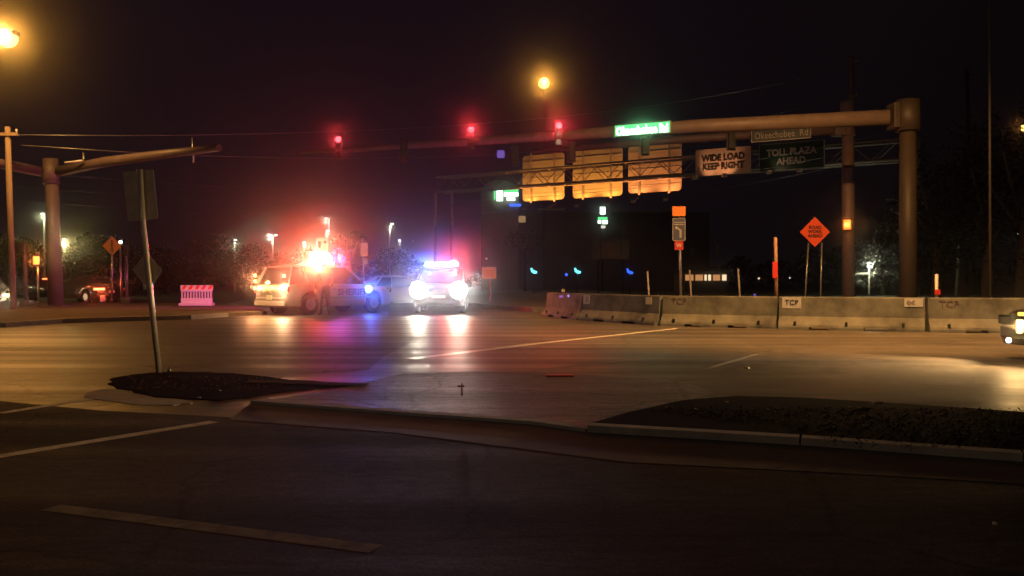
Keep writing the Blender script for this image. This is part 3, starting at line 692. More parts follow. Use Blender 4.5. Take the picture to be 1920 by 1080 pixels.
def panel(x0,x1,yt,yb,name,lab,m,front=True,round_=.35,I=0,mount=True,rows=3,dxs=None):
    """sign panel on the gantry, picture columns x0..x1 and rows yt..yb taken at its left end"""
    g0=gant(x0); g1=gant(x1); off=-ng*.35 if front else ng*(D+1.3)
    def pt(px,py): 
        g=gant(px)+off; k=(px-960)/F; s_=((g.x-k*g.y)/(k*dg.y-dg.x)); q=g+dg*s_; return P(px,py,q.y)
    a=pt(x0,yb); b=pt(x1,yb); zt=pt(x0,yt).z
    t=empty(name,(a+b)/2); tag(t,lab,'road sign'); o_=t.location; wd=(Vector((b.x,b.y,0))-Vector((a.x,a.y,0))).length; hz=zt-a.z
    z0=(a.z-o_.z); u=dg
    c=Vector((0,0,z0))
    def L(x,z,n=0): return u*x+Vector((0,0,z+z0))+ng*n
    pts=[]
    for cx,cz,a0 in ((wd/2-round_,round_,-90),(wd/2-round_,hz-round_,0),(-wd/2+round_,hz-round_,90),(-wd/2+round_,round_,180)):
        for k in range(6):
            an=R(a0+18*k); pts.append(L(cx+round_*math.cos(an),cz+round_*math.sin(an)))
    MB().ext(pts,[p+ng*.06 for p in pts]).build('panel',m,t)
    return t,wd,hz,L,z0
yaw_g=math.atan2(dg.y,dg.x)
M['signback']=mat('sodium_lit_sheet',(.55,.50,.42),.55,.1,var=.10,scale=.9,stretch=(.3,.3,2.5))
sp_=[]
for i,(x0,x1,yt,yb,lab) in enumerate(((980,1058,293,378,'leftmost bare metal highway sign panel behind the truss, lit amber'),(1074,1167,284,372,'middle bare metal highway sign panel behind the truss, lit amber'),(1178,1278,275,363,'rightmost bare metal highway sign panel behind the truss, lit amber'))):
    t,wd,hz,L,z0=panel(x0,x1,yt,yb,'highway_sign',lab,M['signback'],front=False)
    mb=MB()
    for u in (-.28,.28): mb.bar(L(wd*u,-.2,-.12),L(wd*u,hz+.2,-.12),.20,.10)
    mb.build('stiffener',M['steel_dull'],t)
    mb=MB()
    for z in (.16,.34,.5,.68,.86): mb.bar(L(-wd/2+.15,hz*z,-.02),L(wd/2-.15,hz*z,-.02),.05,.03)
    mb.build('seam',M['alu_old'],t)
    # fixture: two lamps on arms held out from the truss below the panel
    for k,u in enumerate((-.3,.3)):
        q=t.location+L(wd*u,-.95,-1.25)
        lf_=empty('sign_light',q); tag(lf_,['left','right'][k]+' sign lamp on an arm under the '+['leftmost','middle','rightmost'][i]+' amber highway panel','sign lamp','sign lamps on the gantry')
        MB().box((0,0,0),(.42,.30,.26),bev=.04).build('housing',M['steel_dull'],lf_)
        MB().tube([ng*.1,ng*1.15+Vector((0,0,.5))],.03,6).build('arm',M['steel_dull'],lf_)
        light('SPOT','sign_lamp_light',Vector((0,0,.18)),(68,64,50)[i]*PI4,(1,.37,.055) if i<2 else (1,.31,.08),.08,lf_,Vector(t.location-q)+L(wd*u*.8,hz*.75),130,.7)
t,wd,hz,L,z0=panel(1304,1408,282,331,'road_sign','pale orange wide load keep right sign with black letters on the truss',M['tan'],round_=.12)
text('WIDE LOAD\nKEEP RIGHT',.6,M['inkblack'],t,L(0,hz*.5,-.03),(R(90),0,yaw_g),width=wd*.78,height=hz*.60,bold=.03)
q=t.location+L(-wd*.40,-.3,-1.6)
for k,u in enumerate((-.42,.12)):
    q=t.location+L(wd*u,-.25,-1.3); lf_=empty('sign_light',q); tag(lf_,['left','right'][k]+' lamp housing under the wide load sign','sign lamp','sign lamps on the gantry')
    MB().box((0,0,0),(.42,.30,.34),bev=.04).build('housing',M['tan'],lf_); MB().tube([ng*.1,ng*1.1],.03,6).build('arm',M['steel_dull'],lf_)
    light('SPOT','sign_lamp_light',Vector((0,-.2,.22)),9*PI4,(1,.44,.2),.08,lf_,Vector(t.location-q)+L(0,hz*.6),110,.7)
t,wd,hz,L,z0=panel(1423,1547,271,323,'road_sign','dark green toll plaza ahead sign with pale border on the truss',M['green'],round_=.2)
text('TOLL PLAZA\nAHEAD',.6,M['whitedull'],t,L(0,hz*.5,-.03),(R(90),0,yaw_g),width=wd*.76,height=hz*.58,bold=.02)
pts=[(-wd/2+.06,.06),(wd/2-.06,.06),(wd/2-.06,hz-.06),(-wd/2+.06,hz-.06)]; mb=MB()
for a_,b_ in zip(pts,pts[1:]+pts[:1]): mb.bar(L(*a_,-.02),L(*b_,-.02),.07,.03)
mb.build('border',M['whitedull'],t)
for k,u in enumerate((-.28,.18)):
    q=t.location+L(wd*u,-.22,-1.3); lf_=empty('sign_light',q); tag(lf_,['left','right'][k]+' lamp housing under the toll plaza sign','sign lamp','sign lamps on the gantry')
    MB().box((0,0,0),(.42,.30,.30),bev=.04).build('housing',M['tan'],lf_); MB().tube([ng*.1,ng*1.1],.03,6).build('arm',M['steel_dull'],lf_)
    if k==0: light('SPOT','sign_lamp_light',Vector((0,-.2,.22)),2.5*PI4,(1,.6,.35),.08,lf_,Vector(t.location-q)+L(0,hz*.6),120,.7)

# ------------------------------------------------------------------ street lamps
def street_lamp(head, polexy, lab, Idown, cone, Iglow, m=M['dark'], col=SOD, r=.09, tgt=None, lr=.14):
    t=empty('street_lamp',Vector((polexy[0],polexy[1],0))); tag(t,lab,'street lamp','street lamps'); o_=t.location; h=Vector(head)-o_
    top=Vector((0,0,h.z+.05)); MB().tube([(0,0,0),top],[r*1.4,r],10).build('pole',m,t)
    MB().tube([top-Vector((0,0,.3)),top.lerp(h,.5)+Vector((0,0,.25)),h+Vector((0,0,.15))],.04,8).build('arm',m,t)
    MB().box(h+Vector((0,0,.10)),(.75,.32,.16),bev=.05).build('lamp_head',m,t)
    bq=MB(); bmesh.ops.create_uvsphere(bq.bm,u_segments=18,v_segments=12,radius=lr); bq.build('lens',M['e_sodium'],t,True,Matrix.Translation(h+Vector((0,0,-.06))))  # ball widened on the two visible lamps to draw their glare
    light('SPOT','street_lamp_light',h+Vector((0,0,-.08-lr)),Idown*PI4,col,.12,t,(tgt if tgt else h+Vector((0,0,-5))),cone,.35)
    light('SPOT','street_lamp_glow',h+Vector((0,-.08-lr,-.08)),Iglow*PI4,(1,.42,.06),.26,t,Vector((0,-5,0))-o_,110,.3)  # extra spot toward the view, raises the lamp's halo
    return t
street_lamp(P(14,68,30),(P(-90,500,30).x,30),'bright orange sodium street lamp at the top left corner',260,150,160,lr=.33)
street_lamp(P(1020,155,100),(P(1020,500,106).x,106.0),'orange sodium high mast lamp in the dark sky above the long signal arm',260,130,115,r=.03,lr=.62)
street_lamp(Vector((8.0,17.5,11.0)),(14.5,18.2),'added unseen street lamp over the lanes right of the barriers',1150,115,.2,tgt=Vector((8.5,24,0))-Vector((14.5,18.2,0)))  # out of view, put in to light the road and work sign
street_lamp(Vector((4.0,4.0,11.0)),(6.5,3.0),'added unseen warm white street lamp over the near lanes aimed at the barriers',330,68,.1,col=(1,.80,.50),tgt=Vector((7,29,0))-Vector((6.5,3,0)))  # out of view, put in to light the barriers and overhead arms
street_lamp(Vector((-9.0,-7.0,9.0)),(-12,-8),'added unseen sodium street lamp behind the near crossing',62,110,.1,col=(1,.7,.42),tgt=Vector((-5,9,0))-Vector((-12,-8,0)))  # behind the view, put in to light the leaning sign's panels

# ------------------------------------------------------------------ haze, added to give the lamps halos like lens glare
hz_=MB().box((0,195,14.5),(680,480,33)).build('haze',None); hz_.data.materials.clear(); tag(hz_,kind='stuff')
hm=bpy.data.materials.new('halo_haze'); hm.use_nodes=True; hn=hm.node_tree; hn.nodes.clear()
ho=hn.nodes.new('ShaderNodeOutputMaterial'); hv=hn.nodes.new('ShaderNodeVolumePrincipled'); hv.inputs['Color'].default_value=(.96,.94,.97,1)
hv.inputs['Density'].default_value=0.0019; hv.inputs['Anisotropy'].default_value=.987
hm.cycles.volume_sampling='EQUIANGULAR'; hn.links.new(hv.outputs[0],ho.inputs['Volume']); hz_.data.materials.append(hm)

# ------------------------------------------------------------------ vehicles (local x forward, y left, z up)
def loft(mb, stations):
    rings=[]
    for x,prof in stations:
        pts=[(x,y,z) for y,z in prof]; pts+= [(x,-y,z) for y,z in reversed(prof) if y>0.001]
        rings.append([mb.bm.verts.new(p) for p in pts])
    n=len(rings[0])
    for a,b in zip(rings,rings[1:]):
        for k in range(n):
            f=mb.bm.faces.new((a[k],a[(k+1)%n],b[(k+1)%n],b[k])); f.smooth=True
    mb.bm.faces.new(list(reversed(rings[0]))); mb.bm.faces.new(rings[-1])
def vehicle(loc, yaw, label, paint, kind='suv', cat='car', group=None, name='car'):
    S = dict(
     suv=dict(L=5.0,W=.98,belt=[(-2.5,1.02),(-2.35,1.10),(-1.2,1.12),(.6,1.10),(1.15,1.08),(1.9,1.02),(2.35,.90),(2.5,.72)],low=.28,wx=(-1.5,1.52),wr=.38,
              gh=(-2.38,-2.12,.35,1.18),roof=1.76,rw=.70),
     sedan=dict(L=4.8,W=.90,belt=[(-2.4,.86),(-2.3,.98),(-1.6,1.0),(.5,.95),(1.0,.93),(1.8,.82),(2.25,.72),(2.4,.58)],low=.22,wx=(-1.42,1.46),wr=.33,
              gh=(-1.75,-1.05,.25,1.05),roof=1.43,rw=.60))[kind]
    t=empty(name,loc,yaw); tag(t,label,cat,group)
    L2=S['L']/2; W=S['W']; wr=S['wr']; ar=wr+.06; low=S['low']
    def belt(x):
        b=S['belt']
        for (x0,z0),(x1,z1) in zip(b,b[1:]):
            if x0<=x<=x1: return z0+(z1-z0)*(x-x0)/(x1-x0)
        return b[0][1] if x<b[0][0] else b[-1][1]
    xs={-L2,-L2+.06,-L2+.2,L2-.2,L2-.08,L2}
    k=-L2
    while k<L2: xs.add(round(k,2)); k+=.25
    for wx in S['wx']:
        for a in range(0,181,15): xs.add(round(wx+ar*math.cos(R(a)),4))
    st=[]
    for x in sorted(xs):
        zb=low
        for wx in S['wx']:
            if abs(x-wx)<ar-1e-6: zb=max(low,wr+math.sqrt(max(0,ar*ar-(x-wx)**2)))
        e=min(1,(L2-abs(x))/.45); ww=W*(.86+.14*math.sqrt(max(0,min(1,e)))); zt=belt(x); zm=(zb+zt)/2
        if abs(x)>L2-.03: zb=max(zb,low+.12)
        zb=min(zb,zt-.12)
        st.append((x,[(0,zb),(ww*.90,zb),(ww*.985,zb+.03),(ww,max(zb+.06,zm)),(ww*.975,zt-.10 if zt-.10>zb+.08 else zb+.085),(ww*.90,zt-.01),(ww*.5,zt+.02),(0,zt+.03)]))
    mb=MB(); loft(mb,st); body=mb.build('body',paint,t)
    x1,x2,x3,x4=S['gh']; rz=S['roof']; rw=S['rw']; bw=W*.90
    zb=lambda x: belt(x)-.01
    B_=[Vector((x1,-bw,zb(x1))),Vector((x4,-bw,zb(x4))),Vector((x4,bw,zb(x4))),Vector((x1,bw,zb(x1)))]
    T_=[Vector((x2,-rw,rz-.05)),Vector((x3,-rw,rz-.05)),Vector((x3,rw,rz-.05)),Vector((x2,rw,rz-.05))]
    MB().hexa(B_,T_).build('windows',M['glass'],t)
    mb=MB(); loft(mb,[(x2-.06,[(0,rz-.07),(rw*.98,rz-.07),(rw*.98,rz-.05),(rw*.8,rz-.03),(0,rz-.02)]),(x2+.2,[(0,rz-.07),(rw+.02,rz-.07),(rw+.01,rz-.03),(rw*.8,rz),(0,rz+.03)]),
        (x3-.3,[(0,rz-.07),(rw+.02,rz-.07),(rw+.01,rz-.03),(rw*.8,rz),(0,rz+.03)]),(x3+.05,[(0,rz-.07),(rw*.98,rz-.07),(rw*.98,rz-.05),(rw*.8,rz-.035),(0,rz-.02)])]); mb.build('roof',paint,t)
    for s in (-1,1):
        for (xa,xb_,w_) in ((x1,x2,.16),(x4,x3,.08),((x1+x4)/2-.05,(x2+x3)/2,.08),(x1+(x4-x1)*.22,x2+(x3-x2)*.16,.10 if kind=='suv' else .06)):
            MB().bar((xa,s*(bw+.004),zb(xa)),(xb_,s*(rw+.008),rz-.06),.03,w_).build('pillar',paint,t)
    for wx in S['wx']:
        for s in (-1,1):
            y0=s*(W-.24); y1=s*(W-.015)
            wh=MB().tube([(wx,y0,wr),(wx,y0+s*.02,wr),(wx,y1-s*.02,wr),(wx,y1,wr)],[wr*.93,wr,wr,wr*.93],24).build('wheel',M['rubber'],t)
            rm=MB(); rm.tube([(wx,y1-s*.01,wr),(wx,y1+s*.008,wr)],[wr*.60,wr*.56],18)
            for a in range(5): rm.box((wx+math.cos(R(72*a))*wr*.3,y1+s*.012,wr+math.sin(R(72*a))*wr*.3),(wr*.5,.02,.06),Matrix.Rotation(-R(72*a),3,'Y'))
            rm.build('rim',M['rim'],wh)
    # wheel wells (dark inner boxes), bumpers, grille, lamps, plate, mirrors
    mb=MB(); mb.box((0,0,low+.22),(L2*2-.5,W*1.2,.36)); mb.build('underbody',M['trim'],t)
    mb=MB(); mb.box((L2-.02,0,low+.20),(.14,W*1.62,.20),bev=.04); mb.build('front_bumper',M['trim'],t)
    mb=MB(); mb.box((-L2+.02,0,low+.22),(.14,W*1.68,.24),bev=.04); mb.build('rear_bumper',paint if kind!='suv' else M['carwhite'] if paint==M['carwhite'] else M['trim'],t)
    gz=low+.44 if kind=='suv' else low+.30
    mb=MB(); mb.box((L2+.012,0,gz),(.05,W*.9,.17),bev=.02); 
    for k in range(4): mb.box((L2+.04,0,gz-.06+.04*k),(.012,W*.86,.01))
    mb.build('grille',M['trim'],t)
    hz0=.85 if kind=='suv' else .64
    hx=L2-.07 if kind=='suv' else L2-.06
    for s in (-1,1):
        MB().box((hx,s*.75*W,hz0 if kind=='suv' else .60),(.14,.30,.15),bev=.03).build('headlight',M['glass'],t)
        MB().box((-L2+.05,s*.86*W,belt(-L2)-.12),(.12,.20,.24 if kind=='suv' else .14),bev=.03).build('taillight',M['redplastic'],t)
        MB().box((x4-.35,s*(W+.09),belt(x4)+.10),(.12,.20,.15),bev=.04).build('wing_mirror',paint,t)
    MB().box((-L2-.055,0,.62 if kind=='suv' else .62),(.015,.32,.16),bev=.004).build('licence_plate',M['plate'],t)
    for s in (-1,1):
        for xd in (-.45,.55): MB().box((xd,s*(W+.004),belt(0)-.2),(.16,.02,.03)).build('door_handle',M['trim'],t)
    t['_W']=W
    return t,S
def clean(t):
    if '_W' in t: del t['_W']

# police SUV facing the camera
pt,S=vehicle(Vector((P(819,588,31.5).x,31.5+2.5,0)),R(-90)+R(1.5),'police SUV facing the camera with blazing headlights and lit light bar',M['cargraphite'],'suv','police car')
pt.name='police_car'; clean(pt)
MB().tube([(0,0,0),(0,0,0.001)],.001,3).build('badge',M['trim'],pt) if False else None
lb=MB().box((.25,0,1.82),(.30,1.30,.09),bev=.03).build('light_bar',M['trim'],pt)
for k in range(7):
    y=.57-.19*k     # +y is the vehicle's left = picture right
    m_=M['e_redb'] if k<2 else (M['e_head'] if k in (2,3) else M['e_blue'])
    MB().box((.42,y,1.86),(.05,.17,.16),bev=.02).build('beacon_lens',m_,lb)
for y,c,I in ((.58,(1,.05,.05),60),(.30,(1,.15,.3),14),(0,(1,.4,.9),6),(-.30,(.25,.35,1),16),(-.58,(.04,.10,1),95)):
    halo_spot('beacon_light',(.55,y,1.86),I,c,pt,(1,0,0),27,62,.06)
for y,c,I in ((.5,(1,.08,.08),30),(-.5,(.1,.15,1),1.5)): light('POINT','beacon_spill_light',(.5,y,1.98),I*PI4,c,.06,pt)
light('SPOT','side_fill_spot',(.2,.72,1.95),80*PI4,(1,.26,.04),.06,pt,(6.2,4.5,.3),34,.6)  # added spot that reddens the first barrier
for s in (-1,1):
    MB().tube([(2.50,s*.735,.86),(2.57,s*.735,.86),(2.60,s*.735,.86)],[.33,.33,.25],24).build('headlamp_lens',em('headlamp_glare',(1,.98,.93),5),pt)  # glowing disc, wider than a real lens, draws the headlamp glare
    light('SPOT','headlight_beam',(2.66,s*.735,.85),30*PI4,(1,.90,.66),.12,pt,(20,s*.9,.6),60,.9)
    halo_spot('headlight_glow',(2.66,s*.735,.86),38,(.96,.97,1),pt,(1,0,0))
MB().box((2.59,0,.62),(.012,.5,.10)).build('front_plate',M['plate'],pt)

# sheriff SUV seen from behind, heading right and away
yw=R(52)
C0=P(603,527,31.2); sv,S=vehicle(Vector((C0.x,32.0,0)),yw,'white sheriff SUV seen from behind with red beacon glare and sheriff lettering',M['carwhite'],'suv','police car')
sv.name='police_car'; clean(sv)
lb=MB().box((.0,0,1.83),(.30,1.30,.10),bev=.03).build('light_bar',M['trim'],sv)
for k in range(7):
    y=.57-.19*k; MB().box((-.16,y,1.84),(.03,.15,.08),bev=.01).build('beacon_lens',M['e_redb'] if k>=0 else M['e_blue'],lb)
halo_spot('beacon_light',(-.40,.10,1.96),3300,(1,.03,.04),sv,(-.74,-.67,0),27,62,.12)
light('POINT','beacon_spill_light',(-.30,.10,2.35),13*PI4,(1,.06,.04),.15,sv)
light('SPOT','rear_fill_spot',(.1,.3,2.25),170*PI4,(1,.22,.28),.06,sv,(7.0,8.8,3.0),36,.6)  # added spot that lights the lane arrow sign pinkish
for y_,c_,I_ in ((.6,(1,.06,.10),170),(.45,(.25,.08,1),60)): light('SPOT','side_fill_spot',(-.1,y_+.25,1.95),I_*PI4,c_,.06,sv,(-1.2,10,1.0),80,.8)  # added spots that turn the barricade and left mast pink
bm_=MB(); bmesh.ops.create_uvsphere(bm_.bm,u_segments=20,v_segments=12,radius=.34); bm_.build('beacon_glare_ball',em('yellow_beacon_glare',(1,.80,.35),3.5),sv,True,Matrix.Translation((-.12,.05,1.98)))  # glowing ball that draws the beacon's glare, not a part of the car
halo_spot('beacon_light',(-.42,-.1,1.96),260,(1,.75,.20),sv,(-.74,-.67,0),27,62,.12)
light('POINT','beacon_light',(.45,-.25,2.02),9*PI4,(.9,.12,1),.08,sv)
# side lettering on its right side (-y)
text('SHERIFF',.4,M['inkblack'],sv,(.42,-.992,.80),(R(90),0,0),width=1.45,height=.25,bold=.012)
MB().box((.0,-.985,.60),(3.2,.012,.06)).build('stripe',mat('dark_green_stripe',(.02,.10,.06),.4),sv)
MB().tube([(1.18,-.97,.90),(1.18,-1.08,.90)],[.14,.12],14).build('side_beacon',em('cyan_blue_beacon',(.25,.75,1),7),sv)
light('POINT','side_beacon_light',(1.2,-1.14,.93),7*PI4,(.05,.12,1),.09,sv)
halo_spot('side_beacon_glow',(1.2,-1.14,.93),75,(.03,.16,1),sv,(-.64,-.77,0),27,60)
for y,z,I,c in ((.86,1.40,7,(1,.35,.15)),(.86,1.20,5,(1,.3,.12)),(.88,.95,5,(1,.45,.2)),(-.86,.98,20,(1,.55,.25)),(-.80,1.38,7,(1,.5,.2)),(-.96,1.05,4,(1,.4,.3)),(.35,.96,2,(1,.6,.15)),(-.15,.96,2,(1,.6,.15))):
    MB().box((-2.52,y,z),(.05,.10,.10),bev=.02).build('rear_lamp',M['e_amber'],sv)
    light('POINT','rear_lamp_light',(-2.62,y,z),I*PI4*.5,c,.07,sv)
MB().box((-2.56,0,.42),(.02,1.7,.16),bev=.005).build('reflective_strip',M['white'],sv)
text('SHERIFF',.3,M['inkblack'],sv,(-2.535,.1,.80),(R(90),0,R(-90)),width=.9,height=.14)

# silver sedan between them
sd,S=vehicle(Vector((P(748,560,39).x,39.5,0)),R(8),'pale sedan parked side-on between the two police vehicles',M['carwhite'],'sedan'); clean(sd)
# dark cars at left
dc,S=vehicle(Vector((P(150,560,46.5).x-.6,48.2,0)),R(150),'dark car with one bright red tail light behind the crossing sign',M['carblack'],'sedan'); clean(dc)
q=P(186,542,46.0)-dc.location; q=Matrix.Rotation(-R(150),3,'Z')@q
MB().box(q,(.10,.62,.12),bev=.02).build('lit_taillight',M['e_tail'],dc); light('POINT','tail_light',q+Vector((-.25,0,0)),7*PI4,(1,.12,.04),.12,dc)
q=P(192,560,46.0)-dc.location; q=Matrix.Rotation(-R(150),3,'Z')@q; MB().box(q,(.05,.28,.34),bev=.02).build('plate',M['plate'],dc)
dc2,S=vehicle(Vector((P(30,560,50).x-1.0,50.5,0)),R(-18),'dark car at the left edge with one white headlight',M['carblack'],'sedan'); clean(dc2)
q=P(14,554,46.2)-dc2.location; q=Matrix.Rotation(R(18),3,'Z')@q
MB().box(q,(.62,.10,.14),bev=.03).build('lit_headlight',M['e_amber'],dc2); light('POINT','headlight_glow',q+Vector((0,-.25,0)),9*PI4,(1,.75,.45),.12,dc2)
dc3,S=vehicle(Vector((P(88,520,70).x,70,0)),R(185),'small dark car far behind the left mast with a red lamp',M['carblack'],'sedan'); clean(dc3)
q=Matrix.Rotation(-R(185),3,'Z')@(P(86,523,67)-dc3.location); MB().box(q,(.5,.1,.10),bev=.02).build('lit_taillight',M['e_tail'],dc3)

# car at the right edge, heading left
rc,S=vehicle(Vector((P(1893,680,12.6).x+2.80,12.9,0)),R(180)+R(6),'dark car entering at the right edge with warm headlight and amber lamp',M['carblack'],'sedan'); clean(rc)
def inrc(px,py,Y): return Matrix.Rotation(-R(186),3,'Z')@(P(px,py,Y)-rc.location)
q=inrc(1908,612,12.0); MB().box(q+Vector((-.03,0,0)),(.08,.06,.20),bev=.025).build('headlamp_lens',em('warm_headlamp',(1,.68,.25),3.2),rc)
q2=inrc(1916,589,12.0); MB().box(q2+Vector((-.03,0,0)),(.08,.16,.05),bev=.015).build('indicator_lens',em('amber_indicator',(1,.38,.06),3),rc)
q3=inrc(1893,638,12.0); MB().tube([q3,q3+Vector((.03,0,0))],.035,12).build('fog_lamp_lens',em('fog_lamp',(.9,.9,1),9),rc)
hb=Vector(rc.matrix_basis @ (q+Vector((.12,0,0)))) if False else None
for s,dy in ((1,0),(-1,0)):
    light('SPOT','headlight_beam',(2.50,s*.66,.62),130*PI4,(1,.60,.24),.09,rc,(20,s*.7+2.4,.35),88,1.0)
light('POINT','headlight_glow',q+Vector((.1,.08,0)),1.6*PI4,(1,.6,.2),.05,rc)

# ------------------------------------------------------------------ officer standing behind the sheriff SUV
def person(loc, yaw, h, label):
    k=h/1.78
    nodes={'pelvis':((0,0,.98),.150),'belly':((0,.0,1.15),.150),'chest':((0,-.01,1.36),.175),'neck0':((0,0,1.50),.085),'neck':((0,.02,1.57),.060),'head0':((0,.03,1.64),.085),'head':((0,.03,1.70),.095),'crown':((0,.02,1.76),.06),
     'shL':((.19,-.01,1.44),.080),'elL':((.30,-.05,1.17),.055),'wrL':((.22,.14,1.02),.036),'haL':((.19,.20,1.01),.038),
     'shR':((-.19,-.01,1.44),.080),'elR':((-.31,-.03,1.17),.055),'wrR':((-.30,.06,.93),.036),'haR':((-.30,.09,.85),.038),
     'hiL':((.10,0,.92),.115),'knL':((.14,.04,.50),.075),'anL':((.17,-.02,.10),.052),'toL':((.20,.16,.045),.042),
     'hiR':((-.10,0,.92),.115),'knR':((-.12,.02,.50),.075),'anR':((-.14,-.04,.10),.052),'toR':((-.18,.13,.045),.042)}
    ed=[('pelvis','belly'),('belly','chest'),('chest','neck0'),('neck0','neck'),('neck','head0'),('head0','head'),('head','crown'),('chest','shL'),('shL','elL'),('elL','wrL'),('wrL','haL'),('chest','shR'),('shR','elR'),('elR','wrR'),('wrR','haR'),
        ('pelvis','hiL'),('hiL','knL'),('knL','anL'),('anL','toL'),('pelvis','hiR'),('hiR','knR'),('knR','anR'),('anR','toR')]
    for s,hn in ((1,'haL'),(-1,'haR')):
        b=Vector(nodes[hn][0]); d=(b-Vector(nodes['wrL' if s>0 else 'wrR'][0])).normalized(); side=d.cross(Vector((1,0,0))).normalized()
        for f in range(4):
            o1=b+side*(.022*(f-1.5))+d*.045; o2=o1+d*(.035+.006*(1.5-abs(f-1.2)))+Vector((-s*.012,0,0))
            nodes[hn+'f%d'%f]=(tuple(o1),.010); nodes[hn+'g%d'%f]=(tuple(o2),.008); ed+=[(hn,hn+'f%d'%f),(hn+'f%d'%f,hn+'g%d'%f)]
        nodes[hn+'t']=(tuple(b+side*.045+d*.015),.010); ed.append((hn,hn+'t'))
    names=list(nodes); idx={n:i for i,n in enumerate(names)}
    me=bpy.data.meshes.new('person'); me.from_pydata([Vector(nodes[n][0])*k for n in names],[(idx[a],idx[b]) for a,b in ed],[])
    o=bpy.data.objects.new('person_tmp',me); COL.objects.link(o)
    sk=o.modifiers.new('skin','SKIN'); sk.use_smooth_shade=True
    for n in names: me.skin_vertices[0].data[idx[n]].radius=(nodes[n][1]*k,)*2
    me.skin_vertices[0].data[0].use_root=True
    ss=o.modifiers.new('sub','SUBSURF'); ss.levels=2; ss.render_levels=2
    bpy.context.view_layer.update()
    m2=bpy.data.meshes.new_from_object(o.evaluated_get(bpy.context.evaluated_depsgraph_get())); bpy.data.objects.remove(o)
    m2.materials.clear()
    for m_ in (M['cloth'],M['skin'],M['trim']): m2.materials.append(m_)
    for p in m2.polygons:
        c=p.center/k; p.use_smooth=True
        p.material_index = 1 if (c.z>1.55 or (c.x>.15 and c.y>.13 and .9<c.z<1.1) or (c.x<-.24 and c.z<.95 and c.z>.7)) else (2 if c.z<.14 else 0)
    t=bpy.data.objects.new('person',m2); COL.objects.link(t); t.location=loc; t.rotation_euler=(0,0,yaw); tag(t,label,'person')
    mb=MB(); bmesh.ops.create_uvsphere(mb.bm,u_segments=16,v_segments=10,radius=.108*k)
    for v in mb.bm.verts: v.co=Vector((v.co.x*.92,v.co.y*1.05,v.co.z*.95))+Vector((0,.005,1.725))*k
    bmesh.ops.delete(mb.bm,geom=[v for v in mb.bm.verts if v.co.z<1.69*k and v.co.y>-.02*k or v.co.z<1.64*k],context='VERTS'); mb.build('hair',M['hair'],t,True)
    mb=MB(); 
    for s in (-1,1):
        mb.tube([Vector((s*.034,.105,1.70))*k,Vector((s*.034,.118,1.70))*k],.011*k,8)
    mb.build('eyes',M['hair'],t)
    MB().tube([Vector((0,.11,1.695))*k,Vector((0,.14,1.665))*k,Vector((0,.115,1.655))*k],[.008*k,.014*k,.01*k],8).build('nose',M['skin'],t)
    mb=MB(); mb.tube([Vector((0,0,.99))*k,Vector((0,0,1.05))*k],.17*k,18); mb.box(Vector((.17,0,.98))*k,(.06,.10,.16),bev=.01); mb.box(Vector((-.17,.02,.99))*k,(.05,.08,.10),bev=.01); mb.build('duty_belt',M['trim'],t)
    return t
person(G(608,592),R(25),1.74,'officer in dark uniform standing in front of the sheriff SUV, back to the camera')

# ------------------------------------------------------------------ trees
def tree(x,Y,h,rx,zc,rz,n,m,label,cat='tree',lobes=7,leaf=.16,group=None,trunk=True,name='tree',bz=0.0,seed=None):
    rnd=random.Random(seed or int(x*31+Y*7)); t=empty(name,Vector((x,Y,bz))); tag(t,label,cat,group)
    if trunk:
        mb=MB(); mb.tube([(0,0,0),(.1,0,zc*.5),(0,0,zc)],[.05*h*.6,.035*h*.6,.02*h*.6],8)
        for k in range(5):
            a=k*1.3; mb.tube([(0,0,zc*(.45+.08*k)),(math.cos(a)*rx*.7,math.sin(a)*rx*.6,zc+rz*.3)],[.02*h*.5,.006*h],6)
        mb.build('trunk',M['bark'],t)
    L=[]
    for k in range(lobes):
        a=rnd.uniform(0,6.28); r=rnd.uniform(.2,.75)
        L.append((Vector((math.cos(a)*rx*r,math.sin(a)*rx*r*.8,zc+rnd.uniform(-.55,.6)*rz)),rnd.uniform(.30,.52)))
    bm=bmesh.new()
    for i in range(n):
        c,s_=L[rnd.randrange(lobes)]; d=Vector((rnd.gauss(0,1),rnd.gauss(0,1),rnd.gauss(0,1))).normalized()*rnd.uniform(.55,1.08)
        p=c+Vector((d.x*rx*s_,d.y*rx*s_,d.z*rz*s_)); sz=leaf*rnd.uniform(.6,1.4)
        u=Vector((rnd.gauss(0,1),rnd.gauss(0,1),rnd.gauss(0,.6))).normalized(); v=u.cross(Vector((rnd.gauss(0,1),rnd.gauss(0,1),rnd.gauss(0,1)))).normalized()
        vs=[bm.verts.new(p+u*sz),bm.verts.new(p+v*sz*.5),bm.verts.new(p-u*sz),bm.verts.new(p-v*sz*.5)]; bm.faces.new(vs)
    me=bpy.data.meshes.new('crown'); bm.to_mesh(me); bm.free(); me.materials.append(m); o=bpy.data.objects.new('crown',me); COL.objects.link(o); o.parent=t
    return t
def tx(px,Y): return (px-960)/F*Y
tree(tx(10,70),70,6,2.6,3.6,1.9,2600,M['leaf'],'leafy tree at the left edge behind the slim utility pole',group='lit trees')
tree(tx(158,58),58,5,2.0,2.6,1.9,3600,M['leaf'],'bushy tree with a yellow green lit top between left mast and crossing sign',group='lit trees')
tree(tx(60,80),80,6,2.0,3.2,1.5,1800,M['leafpale'],'pale tree behind the left pedestrian signal',group='lit trees')
tree(tx(655,100),100,8,1.9,5.9,1.4,1800,M['leaf'],'small yellow green tree right of the lane arrow sign',group='lit trees')
tree(tx(528,88),88,6,1.0,3.2,1.0,900,M['leafpale'],'small pale tree above the left rear corner of the sheriff SUV',group='lit trees')
tree(tx(985,105),105,8,2.5,6.2,1.5,1800,M['leaf'],'dim green tree under the arched store front',group='lit trees')
